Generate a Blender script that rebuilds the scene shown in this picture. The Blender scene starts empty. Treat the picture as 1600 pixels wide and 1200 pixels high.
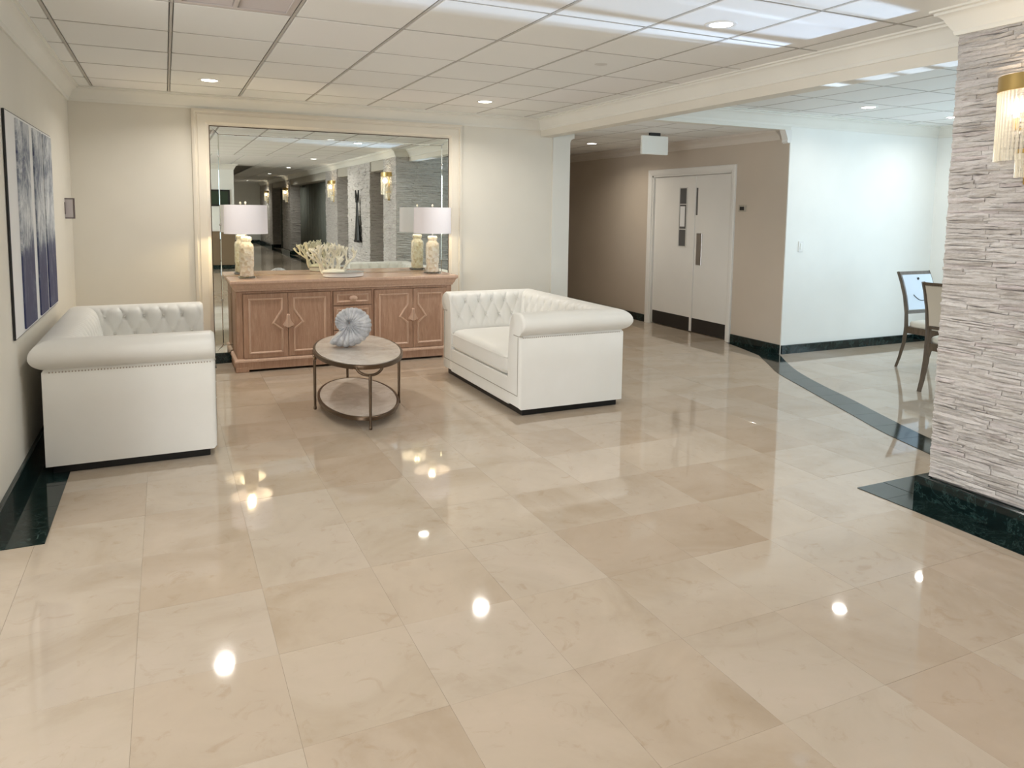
import bpy, math, random
from mathutils import Vector, Matrix, noise
random.seed(7)
S = bpy.context.scene
C = S.collection
PI = math.pi
def R_(a): return math.radians(a)

# ---------------------------------------------------------------- camera, world, exposure
cam_d = bpy.data.cameras.new('camera'); cam = bpy.data.objects.new('camera', cam_d); C.objects.link(cam)
S.camera = cam
cam_d.sensor_width = 36.0; cam_d.lens = 1154.137 / 1600 * 36
cam_d.shift_x = 0.0; cam_d.shift_y = -(600 - 440.58) / 1600
cam_d.clip_start = .05; cam_d.clip_end = 200
def cam_axes(y, p, r):
    cy, sy, cp, sp, cr, sr = math.cos(y), math.sin(y), math.cos(p), math.sin(p), math.cos(r), math.sin(r)
    Rz = Matrix(((cy, -sy, 0), (sy, cy, 0), (0, 0, 1)))
    fw = Vector((0, cp, sp)); dn = Vector((0, sp, -cp)); rt = Vector((1, 0, 0))
    return Rz @ (cr*rt + sr*dn), Rz @ (-sr*rt + cr*dn), Rz @ fw
rt, dn, fw = cam_axes(-4.3858e-01, -9.64514e-02, -1.200352e-02)
cam.matrix_world = Matrix(((rt.x, -dn.x, -fw.x, 0), (rt.y, -dn.y, -fw.y, 0), (rt.z, -dn.z, -fw.z, 1.52), (0, 0, 0, 1)))

W = bpy.data.worlds.new('world'); S.world = W; W.use_nodes = True
bg = W.node_tree.nodes['Background']; bg.inputs[0].default_value = (.75, .88, 1, 1); bg.inputs[1].default_value = 1.0
S.view_settings.view_transform = 'Standard'; S.view_settings.look = 'None'
S.view_settings.gamma = 1; S.view_settings.use_curve_mapping = False
S.view_settings.exposure = 0.42
S.cycles.max_bounces = 10; S.cycles.diffuse_bounces = 5; S.cycles.glossy_bounces = 5
S.cycles.sample_clamp_indirect = 4.0

def area(name, loc, aim, sx, sy, power, col, spread=180, shape='RECTANGLE'):
    d = bpy.data.lights.new(name, 'AREA'); d.shape = shape; d.size = sx; d.size_y = sy
    d.energy = power; d.color = col; d.spread = R_(spread)
    o = bpy.data.objects.new(name, d); C.objects.link(o); o.location = loc
    o.rotation_euler = Vector(aim).to_track_quat('-Z', 'Y').to_euler()
    return o
# lamps before the dining room's assumed windows (east and south), in place of daylight
area('assumed_window_lamp_east', (8.28, 3.2, 1.35), (-1, 0, 0), 3.6, 1.9, 20, (.62, .86, 1))
area('assumed_window_lamp_south', (6.6, .62, 1.35), (0, 1, .0), 2.6, 1.9, 12, (.62, .86, 1))
area('lobby_fill_west', (-3.85, .2, 1.4), (1, .15, 0), 4.4, 2.0, 235, (.95, .98, 1))  # added fill lamp on the unseen lobby side, before a solid wall
# unseen spot lamps added to throw bluish streaks, like bounced sun, onto the ceiling
def spot(name, loc, aim, power, col, size, blend, rad=.05):
    d = bpy.data.lights.new(name, 'SPOT'); d.energy = power; d.color = col
    d.spot_size = R_(size); d.spot_blend = blend; d.shadow_soft_size = rad
    o = bpy.data.objects.new(name, d); C.objects.link(o); o.location = loc
    o.rotation_euler = (Vector(aim) - Vector(loc)).to_track_quat('-Z', 'Y').to_euler()
    return o
for k, (sy, ax, ay, pw_, sz, sq) in enumerate(((3.5, 2.3, 3.60, 1900, 17, .15), (3.3, 2.9, 3.24, 1300, 13, .30), (3.15, 3.0, 2.98, 1300, 12, .26), (3.0, 3.2, 2.74, 1300, 9, .30), (3.6, 1.5, 3.78, 700, 15, .05))):
    so = spot('added_streak_lamp', (8.1, sy, .25), (ax, ay, 2.56), pw_, (.55, .74, 1), sz, .6, .02)
    so.rotation_euler = (Vector((ax, ay, 2.56)) - Vector((8.1, sy, .25))).to_track_quat('-Z', 'Y').to_euler(); so.scale = (sq, 1, 1)  # cones of the added lamps squashed to shape the streaks

# ---------------------------------------------------------------- mesh helpers
class MB:
    def __init__(s): s.v = []; s.f = []
    def add(s, vs, fs):
        n = len(s.v); s.v += [tuple(v) for v in vs]; s.f += [tuple(i + n for i in f) for f in fs]; return s
    def box(s, x0, x1, y0, y1, z0, z1):
        vs = [(x, y, z) for z in (z0, z1) for y in (y0, y1) for x in (x0, x1)]
        return s.add(vs, [(0, 2, 3, 1), (4, 5, 7, 6), (0, 1, 5, 4), (2, 6, 7, 3), (0, 4, 6, 2), (1, 3, 7, 5)])
    def cbox(s, x0, x1, y0, y1, z0, z1, b=.004):
        """box with chamfered edges"""
        if x0 > x1: x0, x1 = x1, x0
        if y0 > y1: y0, y1 = y1, y0
        b = min(b, (x1-x0)*.45, (y1-y0)*.45, (z1-z0)*.45)
        vs = []
        for z, zi in ((z0, z0+b), (z1, z1-b)):
            for y, yi in ((y0, y0+b), (y1, y1-b)):
                for x, xi in ((x0, x0+b), (x1, x1-b)):
                    vs += [(x, yi, zi), (xi, y, zi), (xi, yi, z)]
        I = lambda x, y, z, k: (z*4 + y*2 + x)*3 + k
        f = []
        f += [(I(0,0,0,0), I(0,0,1,0), I(0,1,1,0), I(0,1,0,0)), (I(1,0,0,0), I(1,1,0,0), I(1,1,1,0), I(1,0,1,0))]
        f += [(I(0,0,0,1), I(1,0,0,1), I(1,0,1,1), I(0,0,1,1)), (I(0,1,0,1), I(0,1,1,1), I(1,1,1,1), I(1,1,0,1))]
        f += [(I(0,0,0,2), I(0,1,0,2), I(1,1,0,2), I(1,0,0,2)), (I(0,0,1,2), I(1,0,1,2), I(1,1,1,2), I(0,1,1,2))]
        for a in (0, 1):
            for c in (0, 1):
                f.append((I(0,a,c,1), I(1,a,c,1), I(1,a,c,2), I(0,a,c,2)))
                f.append((I(a,0,c,0), I(a,1,c,0), I(a,1,c,2), I(a,0,c,2)))
                f.append((I(a,c,0,0), I(a,c,1,0), I(a,c,1,1), I(a,c,0,1)))
                for e in (0, 1): f.append((I(a,c,e,0), I(a,c,e,1), I(a,c,e,2)))
        return s.add(vs, f)
    def lathe(s, prof, n=24, c=(0, 0, 0), sx=1, sy=1):
        vs = []; fs = []
        for r, z in prof:
            for i in range(n):
                a = 2*PI*i/n; vs.append((c[0] + r*sx*math.cos(a), c[1] + r*sy*math.sin(a), c[2] + z))
        for k in range(len(prof)-1):
            for i in range(n):
                j = (i+1) % n; fs.append((k*n+i, k*n+j, (k+1)*n+j, (k+1)*n+i))
        if prof[0][0] > 1e-6: fs.append(tuple(range(n))[::-1])
        if prof[-1][0] > 1e-6: fs.append(tuple((len(prof)-1)*n+i for i in range(n)))
        return s.add(vs, fs)
    def tube(s, pts, rad, n=8, flat=None, cap=True):
        """round (or flat=(a,b) elliptical) tube along points, rad scalar or list"""
        pts = [Vector(p) for p in pts]; m = len(pts)
        rads = rad if isinstance(rad, (list, tuple)) else [rad]*m
        up = None; vs = []; fs = []
        for i, p in enumerate(pts):
            t = (pts[min(i+1, m-1)] - pts[max(i-1, 0)]).normalized()
            if up is None:
                up = Vector((0, 0, 1)) if abs(t.z) < .9 else Vector((1, 0, 0))
            u = (up - t*up.dot(t)).normalized(); w = t.cross(u); up = u
            for k in range(n):
                a = 2*PI*k/n
                vs.append(p + u*math.cos(a)*rads[i]*(flat[0] if flat else 1) + w*math.sin(a)*rads[i]*(flat[1] if flat else 1))
        for i in range(m-1):
            for k in range(n):
                j = (k+1) % n; fs.append((i*n+k, i*n+j, (i+1)*n+j, (i+1)*n+k))
        if cap: fs += [tuple(range(n))[::-1], tuple((m-1)*n+k for k in range(n))]
        return s.add(vs, fs)
    def sweep(s, path, prof, closed=False):
        """prof (off, z) swept along an xy path; off goes to the left of travel, mitred"""
        P = [Vector(p) for p in path]; m = len(P); vs = []; fs = []; k = len(prof)
        for i in range(m):
            if closed or 0 < i < m-1:
                a = (P[i] - P[i-1]).normalized(); b = (P[(i+1) % m] - P[i]).normalized()
            elif i == 0: a = b = (P[1]-P[0]).normalized()
            else: a = b = (P[-1]-P[-2]).normalized()
            na = Vector((-a.y, a.x)); nb = Vector((-b.y, b.x)); mt = (na+nb)
            mt = mt / max(.2, mt.dot(na)) if mt.length > 1e-6 else na
            for o, z in prof: vs.append((P[i].x + mt.x*o, P[i].y + mt.y*o, z))
        for i in range(m if closed else m-1):
            j = (i+1) % m
            for q in range(k-1): fs.append((i*k+q, i*k+q+1, j*k+q+1, j*k+q))
        if not closed: fs += [tuple(range(k)), tuple((m-1)*k + q for q in range(k))[::-1]]
        return s.add(vs, fs)
    def grid(s, P, nu, nv, wrapu=False, wrapv=False):
        """P(i,j) -> point"""
        vs = [P(i, j) for i in range(nu) for j in range(nv)]; fs = []
        for i in range(nu if wrapu else nu-1):
            for j in range(nv if wrapv else nv-1):
                i2 = (i+1) % nu; j2 = (j+1) % nv
                fs.append((i*nv+j, i2*nv+j, i2*nv+j2, i*nv+j2))
        return s.add(vs, fs)
    def xf(s, M): s.v = [tuple(M @ Vector(v)) for v in s.v]; return s
    def mesh(s, name, mat, smooth=None):
        me = bpy.data.meshes.new(name); me.from_pydata(s.v, [], s.f)
        import bmesh
        b = bmesh.new(); b.from_mesh(me); bmesh.ops.recalc_face_normals(b, faces=b.faces); b.to_mesh(me); b.free()
        if smooth is not None:
            for p in me.polygons: p.use_smooth = True
            if smooth < 179: me.set_sharp_from_angle(angle=R_(smooth))
        if mat: me.materials.append(mat)
        me.update(); return me
    def obj(s, name, mat, parent=None, smooth=None, loc=(0, 0, 0), rz=0):
        o = bpy.data.objects.new(name, s.mesh(name, mat, smooth)); C.objects.link(o)
        o.location = loc; o.rotation_euler = (0, 0, rz)
        if parent: o.parent = parent
        return o
def inst(name, me, parent=None, loc=(0, 0, 0), rot=(0, 0, 0), sc=(1, 1, 1)):
    o = bpy.data.objects.new(name, me); C.objects.link(o); o.location = loc; o.rotation_euler = rot; o.scale = sc
    if parent: o.parent = parent
    return o
def tag(o, label=None, cat=None, group=None, kind=None):
    if label: o['label'] = label
    if cat: o['category'] = cat
    if group: o['group'] = group
    if kind: o['kind'] = kind
    return o
def thing(name, label, cat, loc=(0, 0, 0), rz=0, group=None):
    o = bpy.data.objects.new(name, None); C.objects.link(o); o.location = loc; o.rotation_euler = (0, 0, rz)
    o.empty_display_size = .1
    return tag(o, label, cat, group)
def struct(o): o['kind'] = 'structure'; return o
def stuff(o): o['kind'] = 'stuff'; return o
def copy_tree(o, parent=None):
    c = o.copy(); C.objects.link(c)
    if parent: c.parent = parent
    for ch in list(o.children): copy_tree(ch, c)
    return c

# ---------------------------------------------------------------- materials
def mat(name, col=(.8, .8, .8), rough=.5, metal=0, spec=.5, emit=None, estr=0, trans=0, ior=1.45, coat=0):
    m = bpy.data.materials.new(name); m.use_nodes = True; b = m.node_tree.nodes['Principled BSDF']
    b.inputs['Base Color'].default_value = (*col, 1); b.inputs['Roughness'].default_value = rough
    b.inputs['Metallic'].default_value = metal; b.inputs['Specular IOR Level'].default_value = spec
    b.inputs['IOR'].default_value = ior; b.inputs['Transmission Weight'].default_value = trans
    b.inputs['Coat Weight'].default_value = coat
    if emit: b.inputs['Emission Color'].default_value = (*emit, 1); b.inputs['Emission Strength'].default_value = estr
    return m
def nd(m, t, **k):
    n = m.node_tree.nodes.new(t)
    for a, b in k.items():
        if hasattr(n, a): setattr(n, a, b)
        else: n.inputs[a.replace('_', ' ')].default_value = b
    return n
def lk(m, a, b): m.node_tree.links.new(a, b)
def B(m): return m.node_tree.nodes['Principled BSDF']
def ramp(m, fac, stops):
    r = nd(m, 'ShaderNodeValToRGB'); e = r.color_ramp.elements
    while len(e) < len(stops): e.new(.5)
    for q, (p, c) in zip(e, stops): q.position = p; q.color = (*c, 1)
    lk(m, fac, r.inputs[0]); return r.outputs[0]
def mixc(m, a, b, fac, mode='MIX'):
    x = nd(m, 'ShaderNodeMix', data_type='RGBA', blend_type=mode)
    for s, v in ((0, fac), (6, a), (7, b)):
        if hasattr(v, 'links') or hasattr(v, 'is_linked'): lk(m, v, x.inputs[s])
        else: x.inputs[s].default_value = v if s == 0 else (*v, 1)
    return x.outputs[2]
def coords(m, kind='Object', scale=(1, 1, 1)):
    t = nd(m, 'ShaderNodeTexCoord'); p = nd(m, 'ShaderNodeMapping'); p.inputs['Scale'].default_value = scale
    if kind == 'World':
        g = nd(m, 'ShaderNodeNewGeometry'); lk(m, g.outputs['Position'], p.inputs[0])
    else: lk(m, t.outputs[kind], p.inputs[0])
    return p.outputs[0]
def noise_t(m, vec, scale, detail=4, rough=.55, dist=0):
    n = nd(m, 'ShaderNodeTexNoise'); n.inputs['Scale'].default_value = scale; n.inputs['Detail'].default_value = detail
    n.inputs['Roughness'].default_value = rough; n.inputs['Distortion'].default_value = dist
    lk(m, vec, n.inputs['Vector']); return n.outputs['Fac']
def bump(m, h, strength, dist=.01):
    b = nd(m, 'ShaderNodeBump'); b.inputs['Strength'].default_value = strength; b.inputs['Distance'].default_value = dist
    lk(m, h, b.inputs['Height']); lk(m, b.outputs[0], B(m).inputs['Normal'])

def paint(name, col, rough=.55):
    m = mat(name, col, rough, spec=.35); v = coords(m, 'World')
    n = noise_t(m, v, 1.3, 3)
    lk(m, ramp(m, n, [(.3, tuple(c*.97 for c in col)), (.7, tuple(min(1, c*1.03) for c in col))]), B(m).inputs['Base Color'])
    bump(m, noise_t(m, v, 160, 2), .05, .003); return m
M_wall = paint('cream_wall_paint', (.77, .735, .655))
M_wallhall = paint('dimmed_hall_paint', (.58, .51, .43))  # low warm light of the hall put into a darker wall colour
M_white = paint('white_wall_paint', (.86, .87, .84))
M_trim = paint('trim_paint', (.80, .79, .735), .4)
M_case = paint('mirror_casing_paint', (.82, .765, .665), .4)
M_door = paint('door_paint', (.80, .79, .76), .4)
M_corr = paint('corridor_wall_paint', (.55, .52, .46))

M_tilec = mat('ceiling_tile_fibre', (.80, .785, .75), .6, spec=.25)
v = coords(M_tilec, 'World'); oi = nd(M_tilec, 'ShaderNodeObjectInfo')
c0 = ramp(M_tilec, oi.outputs['Random'], [(0, (.84, .85, .835)), (.5, (.87, .88, .865)), (1, (.88, .875, .87))])
lk(M_tilec, c0, B(M_tilec).inputs['Base Color'])
bump(M_tilec, noise_t(M_tilec, v, 240, 3), .12, .003)
M_grid = mat('ceiling_grid_metal', (.50, .48, .45), .5)
M_gridback = mat('ceiling_plenum', (.25, .24, .22), .8)

# beige polished marble tiles
M_marble = mat('beige_marble', (.7, .6, .45), .07, spec=.85)
m = M_marble; v = coords(m, 'World'); oi = nd(m, 'ShaderNodeObjectInfo')
add = nd(m, 'ShaderNodeVectorMath', operation='MULTIPLY_ADD'); lk(m, v, add.inputs[0]); add.inputs[1].default_value = (1, 1, 1)
cmb = nd(m, 'ShaderNodeCombineXYZ'); mul = nd(m, 'ShaderNodeMath', operation='MULTIPLY'); mul.inputs[1].default_value = 43.
lk(m, oi.outputs['Random'], mul.inputs[0]); lk(m, mul.outputs[0], cmb.inputs[2]); lk(m, cmb.outputs[0], add.inputs[2])
v2 = add.outputs[0]
base = ramp(m, oi.outputs['Random'], [(0, (.475, .385, .295)), (.35, (.50, .415, .325)), (.65, (.52, .44, .35)), (1, (.51, .435, .355))])
n1 = noise_t(m, v2, 1.7, 6, .6, .7); n2 = noise_t(m, v2, 9, 6, .65, 1.2)
c = mixc(m, base, ramp(m, n1, [(.3, (.84, .80, .74)), (.5, (1, 1, 1)), (.72, (1.10, 1.10, 1.12))]), .8, 'MULTIPLY')
c = mixc(m, c, ramp(m, n2, [(.30, (.86, .80, .72)), (.42, (1, 1, 1)), (.7, (1.03, 1.03, 1.03))]), .6, 'MULTIPLY')
lk(m, c, B(m).inputs['Base Color'])
lk(m, ramp(m, noise_t(m, v, 3, 3), [(.3, (.025,)*3), (.7, (.06,)*3)]), B(m).inputs['Roughness'])
M_grout = mat('floor_grout', (.52, .44, .35), .2)

def marble_dark(name, rough=.08):
    m = mat(name, (.01, .03, .025), rough, spec=.5); v = coords(m, 'World'); oi = nd(m, 'ShaderNodeObjectInfo')
    n = noise_t(m, v, 5, 8, .7, 1.6); n2 = noise_t(m, v, 26, 4, .6, .5)
    c = ramp(m, n, [(.40, (.003, .008, .008)), (.50, (.006, .018, .017)), (.512, (.05, .085, .08)), (.524, (.006, .016, .015)), (.8, (.003, .009, .009))])
    c = mixc(m, c, ramp(m, n2, [(.58, (0, 0, 0)), (.85, (.012, .03, .028))]), 1., 'ADD')
    lk(m, c, B(m).inputs['Base Color']); return m
M_green = marble_dark('green_marble')

# split-face stone
M_stone = mat('split_face_stone', (.5, .48, .46), .75, spec=.25)
m = M_stone; v = coords(m, 'World', (1, 1, 2.2)); oi = nd(m, 'ShaderNodeObjectInfo')
b0 = ramp(m, oi.outputs['Random'], [(0, (.50, .47, .445)), (.3, (.60, .58, .56)), (.55, (.54, .51, .495)), (.8, (.64, .62, .60)), (1, (.56, .51, .505))])
n1 = noise_t(m, coords(m, 'World', (2, 2, 16)), 3.2, 7, .7, .8); n2 = noise_t(m, v, 55, 5, .7)
c = mixc(m, b0, ramp(m, n1, [(.28, (.62, .58, .55)), (.5, (1, 1, 1)), (.75, (1.14, 1.14, 1.16))]), .85, 'MULTIPLY')
c = mixc(m, c, ramp(m, n2, [(.3, (.72, .69, .66)), (.5, (1, 1, 1))]), .7, 'MULTIPLY')
lk(m, c, B(m).inputs['Base Color']); bump(m, n2, .6, .008)
M_stoneback = mat('stone_mortar', (.22, .20, .19), .9)

# white bonded leather of the sofas
M_leather = mat('white_leather', (.80, .775, .71), .42, spec=.4)
m = M_leather; v = coords(m, 'World')
vo = nd(m, 'ShaderNodeTexVoronoi'); vo.inputs['Scale'].default_value = 320; lk(m, v, vo.inputs['Vector'])
bump(m, vo.outputs['Distance'], .10, .002)
lk(m, ramp(m, noise_t(m, v, 2.2, 4), [(.3, (.77, .76, .715)), (.7, (.81, .80, .765))]), B(m).inputs['Base Color'])
M_seam = mat('sofa_seam', (.36, .33, .28), .6)
M_nail = mat('nailhead_metal', (.42, .36, .30), .35, metal=.8)
M_black = mat('black_plinth', (.006, .006, .006), .4)

# pickled oak
def wood(name, dark, light, scale=(1, 1, 1), grain=(3, 3, .35), rough=.45):
    m = mat(name, light, rough, spec=.35); v = coords(m, 'Object', grain)
    n = noise_t(m, v, 14, 8, .7, .8); n2 = noise_t(m, coords(m, 'Object', (40, 40, 2)), 6, 4, .6)
    c = ramp(m, n, [(.3, dark), (.7, light)])
    c = mixc(m, c, ramp(m, n2, [(.35, (.82, .80, .78)), (.6, (1, 1, 1))]), .7, 'MULTIPLY')
    lk(m, c, B(m).inputs['Base Color']); bump(m, n2, .12, .002); return m
M_oak = wood('pickled_oak', (.42, .25, .172), (.58, .385, .28))
M_oaktop = wood('pickled_oak_top', (.46, .30, .22), (.62, .44, .34), grain=(.35, 3, 3), rough=.18)
M_oaklt = wood('pickled_oak_moulding', (.58, .39, .29), (.72, .52, .40))
M_chairwood = wood('chair_wood', (.085, .065, .045), (.16, .12, .085), rough=.4)
M_mirror = mat('mirror_silver', (.86, .90, .86), .0, metal=1)
M_bronze = mat('bronze_metal', (.13, .09, .06), .32, metal=.9)
M_stonetop = mat('table_top_stone', (.66, .60, .53), .16, spec=.5)
m = M_stonetop; v = coords(m, 'Object')
lk(m, ramp(m, noise_t(m, v, 7, 6, .7, .8), [(.3, (.54, .47, .40)), (.6, (.70, .64, .58)), (.8, (.76, .71, .66))]), B(m).inputs['Base Color'])
M_gold = mat('brushed_gold', (.62, .44, .17), .28, metal=.9)
M_crystal = mat('sconce_crystal', (1, .97, .88), .06, trans=.75, ior=1.4, emit=(1, .88, .68), estr=.05)
M_bulb = mat('sconce_bulb', (1, 1, 1), .4, emit=(1, .88, .68), estr=3)
M_lamp_on = mat('downlight_lens', (1, 1, 1), .4, emit=(1, .95, .88), estr=14)
M_shade = mat('lamp_shade_linen', (.80, .77, .80), .8, spec=.1, emit=(1, .93, .95), estr=.08)
M_metalw = mat('white_metal', (.82, .82, .80), .35)
M_chrome = mat('satin_steel', (.55, .54, .53), .3, metal=.9)
M_dark = mat('dark_plastic', (.02, .02, .02), .35)
M_glass = mat('clear_glass', (.95, .98, .97), .03, trans=1, ior=1.45)
M_skyglass = mat('glowing_window_glass', (.6, .7, .8), .05, emit=(.72, .88, 1), estr=.9)  # panes of the assumed windows glow in place of sky
M_coral = mat('coral', (.80, .76, .62), .7, spec=.2)
M_fabb = mat('beige_upholstery', (.60, .55, .46), .8, spec=.2)
M_fabday = mat('daylit_pad_vinyl', (.62, .68, .76), .3, spec=.5)  # blue window light on the back pads put into their colour
M_seatf = mat('cream_seat_fabric', (.70, .68, .60), .6)
M_vent = mat('air_vent_metal', (.55, .50, .48), .4)
M_kick = mat('kick_plate', (.025, .022, .02), .3)
M_mat = mat('white_mat_board', (.82, .82, .82), .6)

# ---------------------------------------------------------------- room constants
XL, YB, H = -.75, 7.648, 2.565
XB = 3.93          # beam face
XP, YP = 3.69, 2.545   # stone pillar face and far corner
XD, YW = 6.016, 5.944  # hall door wall, white dining wall
XE = 8.36
HH = 2.42
YEND = -18.0

# ---------------------------------------------------------------- floor
floor = struct(MB().box(-4.2, 8.6, YEND-.2, 12.2, -.12, -.004).obj('floor', M_grout))
TX, TY = .4415, .484
tile_me = []
for k in range(3):
    tile_me.append(MB().cbox(.0003, TX-.0003, .0003, TY-.0003, -.02, 0, .0002).mesh('floor_tile', M_marble))
far = MB(); cand = []
cx, cy, fx = 0, 0, 1154.137
def px(p):
    d = Vector(p) - Vector((0, 0, 1.52)); z = d.dot(fw)
    return (800 + 1154.137*d.dot(rt)/z, 440.58 + 1154.137*d.dot(dn)/z, z) if z > .2 else None
i0, i1 = math.floor((-4.1-.308)/TX), math.ceil((8.5-.308)/TX)
j0, j1 = math.floor((YEND-.56)/TY), math.ceil((12.1-.56)/TY)
for i in range(i0, i1):
    for j in range(j0, j1):
        x = .308 + i*TX - TX*.0; y = 2.98 - 5*TY + .0 + j*TY
        if y > 12.1 or y < YEND: continue
        q = px((x+TX/2, y+TY/2, 0))
        vis = q and -60 < q[0] < 1660 and q[1] < 1290 and -.75 < x+TX/2 and not (y > YB and x < 4.2) and not (x > XD and y > YW) and x < XE and y < 11 and not (x > 3.7 and y < 2.2)
        if vis: cand.append((q[2], x, y))
        else: far.box(x+.0006, x+TX-.0006, y+.0006, y+TY-.0006, -.02, 0)
cand.sort()
for k, (d, x, y) in enumerate(cand):
    if k < 298:
        t = inst('floor_tile', tile_me[0], floor, (x, y, 0), (random.gauss(0, .0006), random.gauss(0, .0006), 0))
    else: far.box(x+.0006, x+TX-.0006, y+.0006, y+TY-.0006, -.02, 0)
o = far.obj('distant_floor_tiles', M_marble, floor); stuff(o)

# green marble inlay bands, a tile at a time
def band(outer, inner, n, z=.0035):
    """tiles between two matched polylines"""
    def interp(pl, t):
        pl = [Vector(p) for p in pl]; L = [0]
        for a, b in zip(pl, pl[1:]): L.append(L[-1] + (b-a).length)
        d = t*L[-1]
        for k in range(len(pl)-1):
            if d <= L[k+1] + 1e-9:
                u = (d-L[k]) / (L[k+1]-L[k]); P = [pl[max(k-1, 0)], pl[k], pl[k+1], pl[min(k+2, len(pl)-1)]]
                return .5*((2*P[1]) + (P[2]-P[0])*u + (2*P[0]-5*P[1]+4*P[2]-P[3])*u*u + (3*P[1]-P[0]-3*P[2]+P[3])*u**3)
        return pl[-1]
    for k in range(n):
        m = MB(); sub = 3
        ts = [(k + (q/sub)*.992 + .004)/n for q in range(sub+1)]
        O = [interp(outer, t) for t in ts]; I = [interp(inner, t) for t in ts]
        vs = [(*p, 0) for p in O] + [(*p, 0) for p in I] + [(*p, z) for p in O] + [(*p, z) for p in I]; c = sub+1
        fs = []
        for q in range(sub):
            fs += [(2*c+q, 2*c+q+1, 3*c+q+1, 3*c+q), (q, q+1, 2*c+q+1, 2*c+q), (c+q, 3*c+q, 3*c+q+1, c+q+1)]
        fs += [(0, 2*c, 3*c, c), (sub, c+sub, 3*c+sub, 2*c+sub)]
        m.add(vs, fs).obj('border_tile', M_green, floor)
arc_out = [(5.745, 5.975), (5.48, 5.55), (5.269, 5.218), (5.062, 4.743), (4.87, 4.30), (4.696, 3.889), (4.518, 3.469), (4.388, 3.047), (4.25, 2.62), (4.1, 2.2)]
arc_in = [(5.975, 5.90), (5.69, 5.495), (5.473, 5.136), (5.265, 4.68), (5.10, 4.25), (4.93, 3.85), (4.76, 3.43), (4.62, 3.03), (4.47, 2.58), (4.3, 2.2)]
band(arc_out, arc_in, 14)
band([(5.94, 6.70), (5.86, 6.38), (5.745, 5.98)], [(6.0, 6.70), (6.0, 6.4), (5.98, 5.91)], 3)
band([(-.535, 3.78), (-.535, 7.63)], [(-.74, 3.78), (-.74, 7.63)], 12)
band([(-.53, 7.42), (.4, 7.42)], [(-.53, 7.64), (.4, 7.64)], 3)
band([(2.8, 7.42), (4.3, 7.42)], [(2.8, 7.64), (4.3, 7.64)], 5)
band([(3.455, 2.795), (3.455, -.4)], [(3.66, 2.795), (3.66, -.4)], 11)
band([(3.665, 2.795), (5.2, 2.795)], [(3.665, 2.575), (5.2, 2.575)], 5)
band([(3.455, -.6), (3.455, -17.8)], [(3.66, -.6), (3.66, -17.8)], 30)

# ---------------------------------------------------------------- walls
struct(MB().box(XL-.15, XL, 3.78, YB+.15, 0, H+.05).obj('wall_left', M_wall))
struct(MB().box(XL-.0, 4.31, YB, YB+.15, 0, H+.05).obj('wall_back', M_wall))
struct(MB().box(4.16, 4.31, YB+.15, 12.1, 0, H).obj('wall_hall_left', M_wallhall))
struct(MB().box(4.31, XD, 12.0, 12.15, 0, H).obj('wall_hall_end', M_wallhall))
# door wall with the doorway cut out
DY0, DY1, DZ = 6.80, 8.36, 2.01
wd = MB().box(XD, XD+.14, YW, DY0, 0, HH+.1).box(XD, XD+.14, DY1, 12.1, 0, HH+.1).box(XD, XD+.14, DY0, DY1, DZ, HH+.1)
struct(wd.obj('wall_hall_right', M_wallhall))
struct(MB().box(XD+.001, XE+.1, YW-.012, YW+.15, 0, H+.05).obj('wall_dining_back', M_white))
# dining side wall with assumed window opening
WY0, WY1, WZ0, WZ1 = 1.35, 5.05, .35, 2.35
we = MB().box(XE, XE+.15, .4, WY0, 0, H).box(XE, XE+.15, WY1, YW, 0, H).box(XE, XE+.15, WY0, WY1, 0, WZ0).box(XE, XE+.15, WY0, WY1, WZ1, H)
struct(we.obj('wall_dining_right', M_white))
SX0, SX1 = 5.3, 7.9
ws = MB().box(4.9, SX0, .4, .55, 0, H).box(SX1, XE, .4, .55, 0, H).box(SX0, SX1, .4, .55, 0, WZ0).box(SX0, SX1, .4, .55, WZ1, H)
struct(ws.obj('wall_dining_front', M_white))
def window(name, axis, a0, a1, z0, z1, at, n, label=None):
    fr = MB(); w = .05
    def bx(p0, p1, q0, q1, d0, d1):
        return (d0, d1, p0, p1, q0, q1) if axis == 'y' else (p0, p1, d0, d1, q0, q1)
    fr.box(*bx(a0, a1, z0, z0+w, at, at+.08)).box(*bx(a0, a1, z1-w, z1, at, at+.08)).box(*bx(a0, a0+w, z0, z1, at, at+.08)).box(*bx(a1-w, a1, z0, z1, at, at+.08))
    root = struct(fr.obj(name, M_metalw)); s = (a1-a0)/n
    for k in range(n):
        if k: MB().box(*bx(a0+k*s-w/2, a0+k*s+w/2, z0+w, z1-w, at, at+.07)).obj('mullion', M_metalw, root)
        MB().box(*bx(a0+k*s+w/2+(w/2 if k == 0 else 0), a0+(k+1)*s-w/2-(w/2 if k == n-1 else 0), z0+w, z1-w, at+.03, at+.04)).obj('pane', M_skyglass, root)
window('window_1', 'y', WY0, WY1, WZ0, WZ1, XE+.03, 4)  # out of view, assumed from the bluish light on the white wall
window('window_2', 'x', SX0, SX1, WZ0, WZ1, .43, 3)  # second assumed window, also out of view
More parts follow.
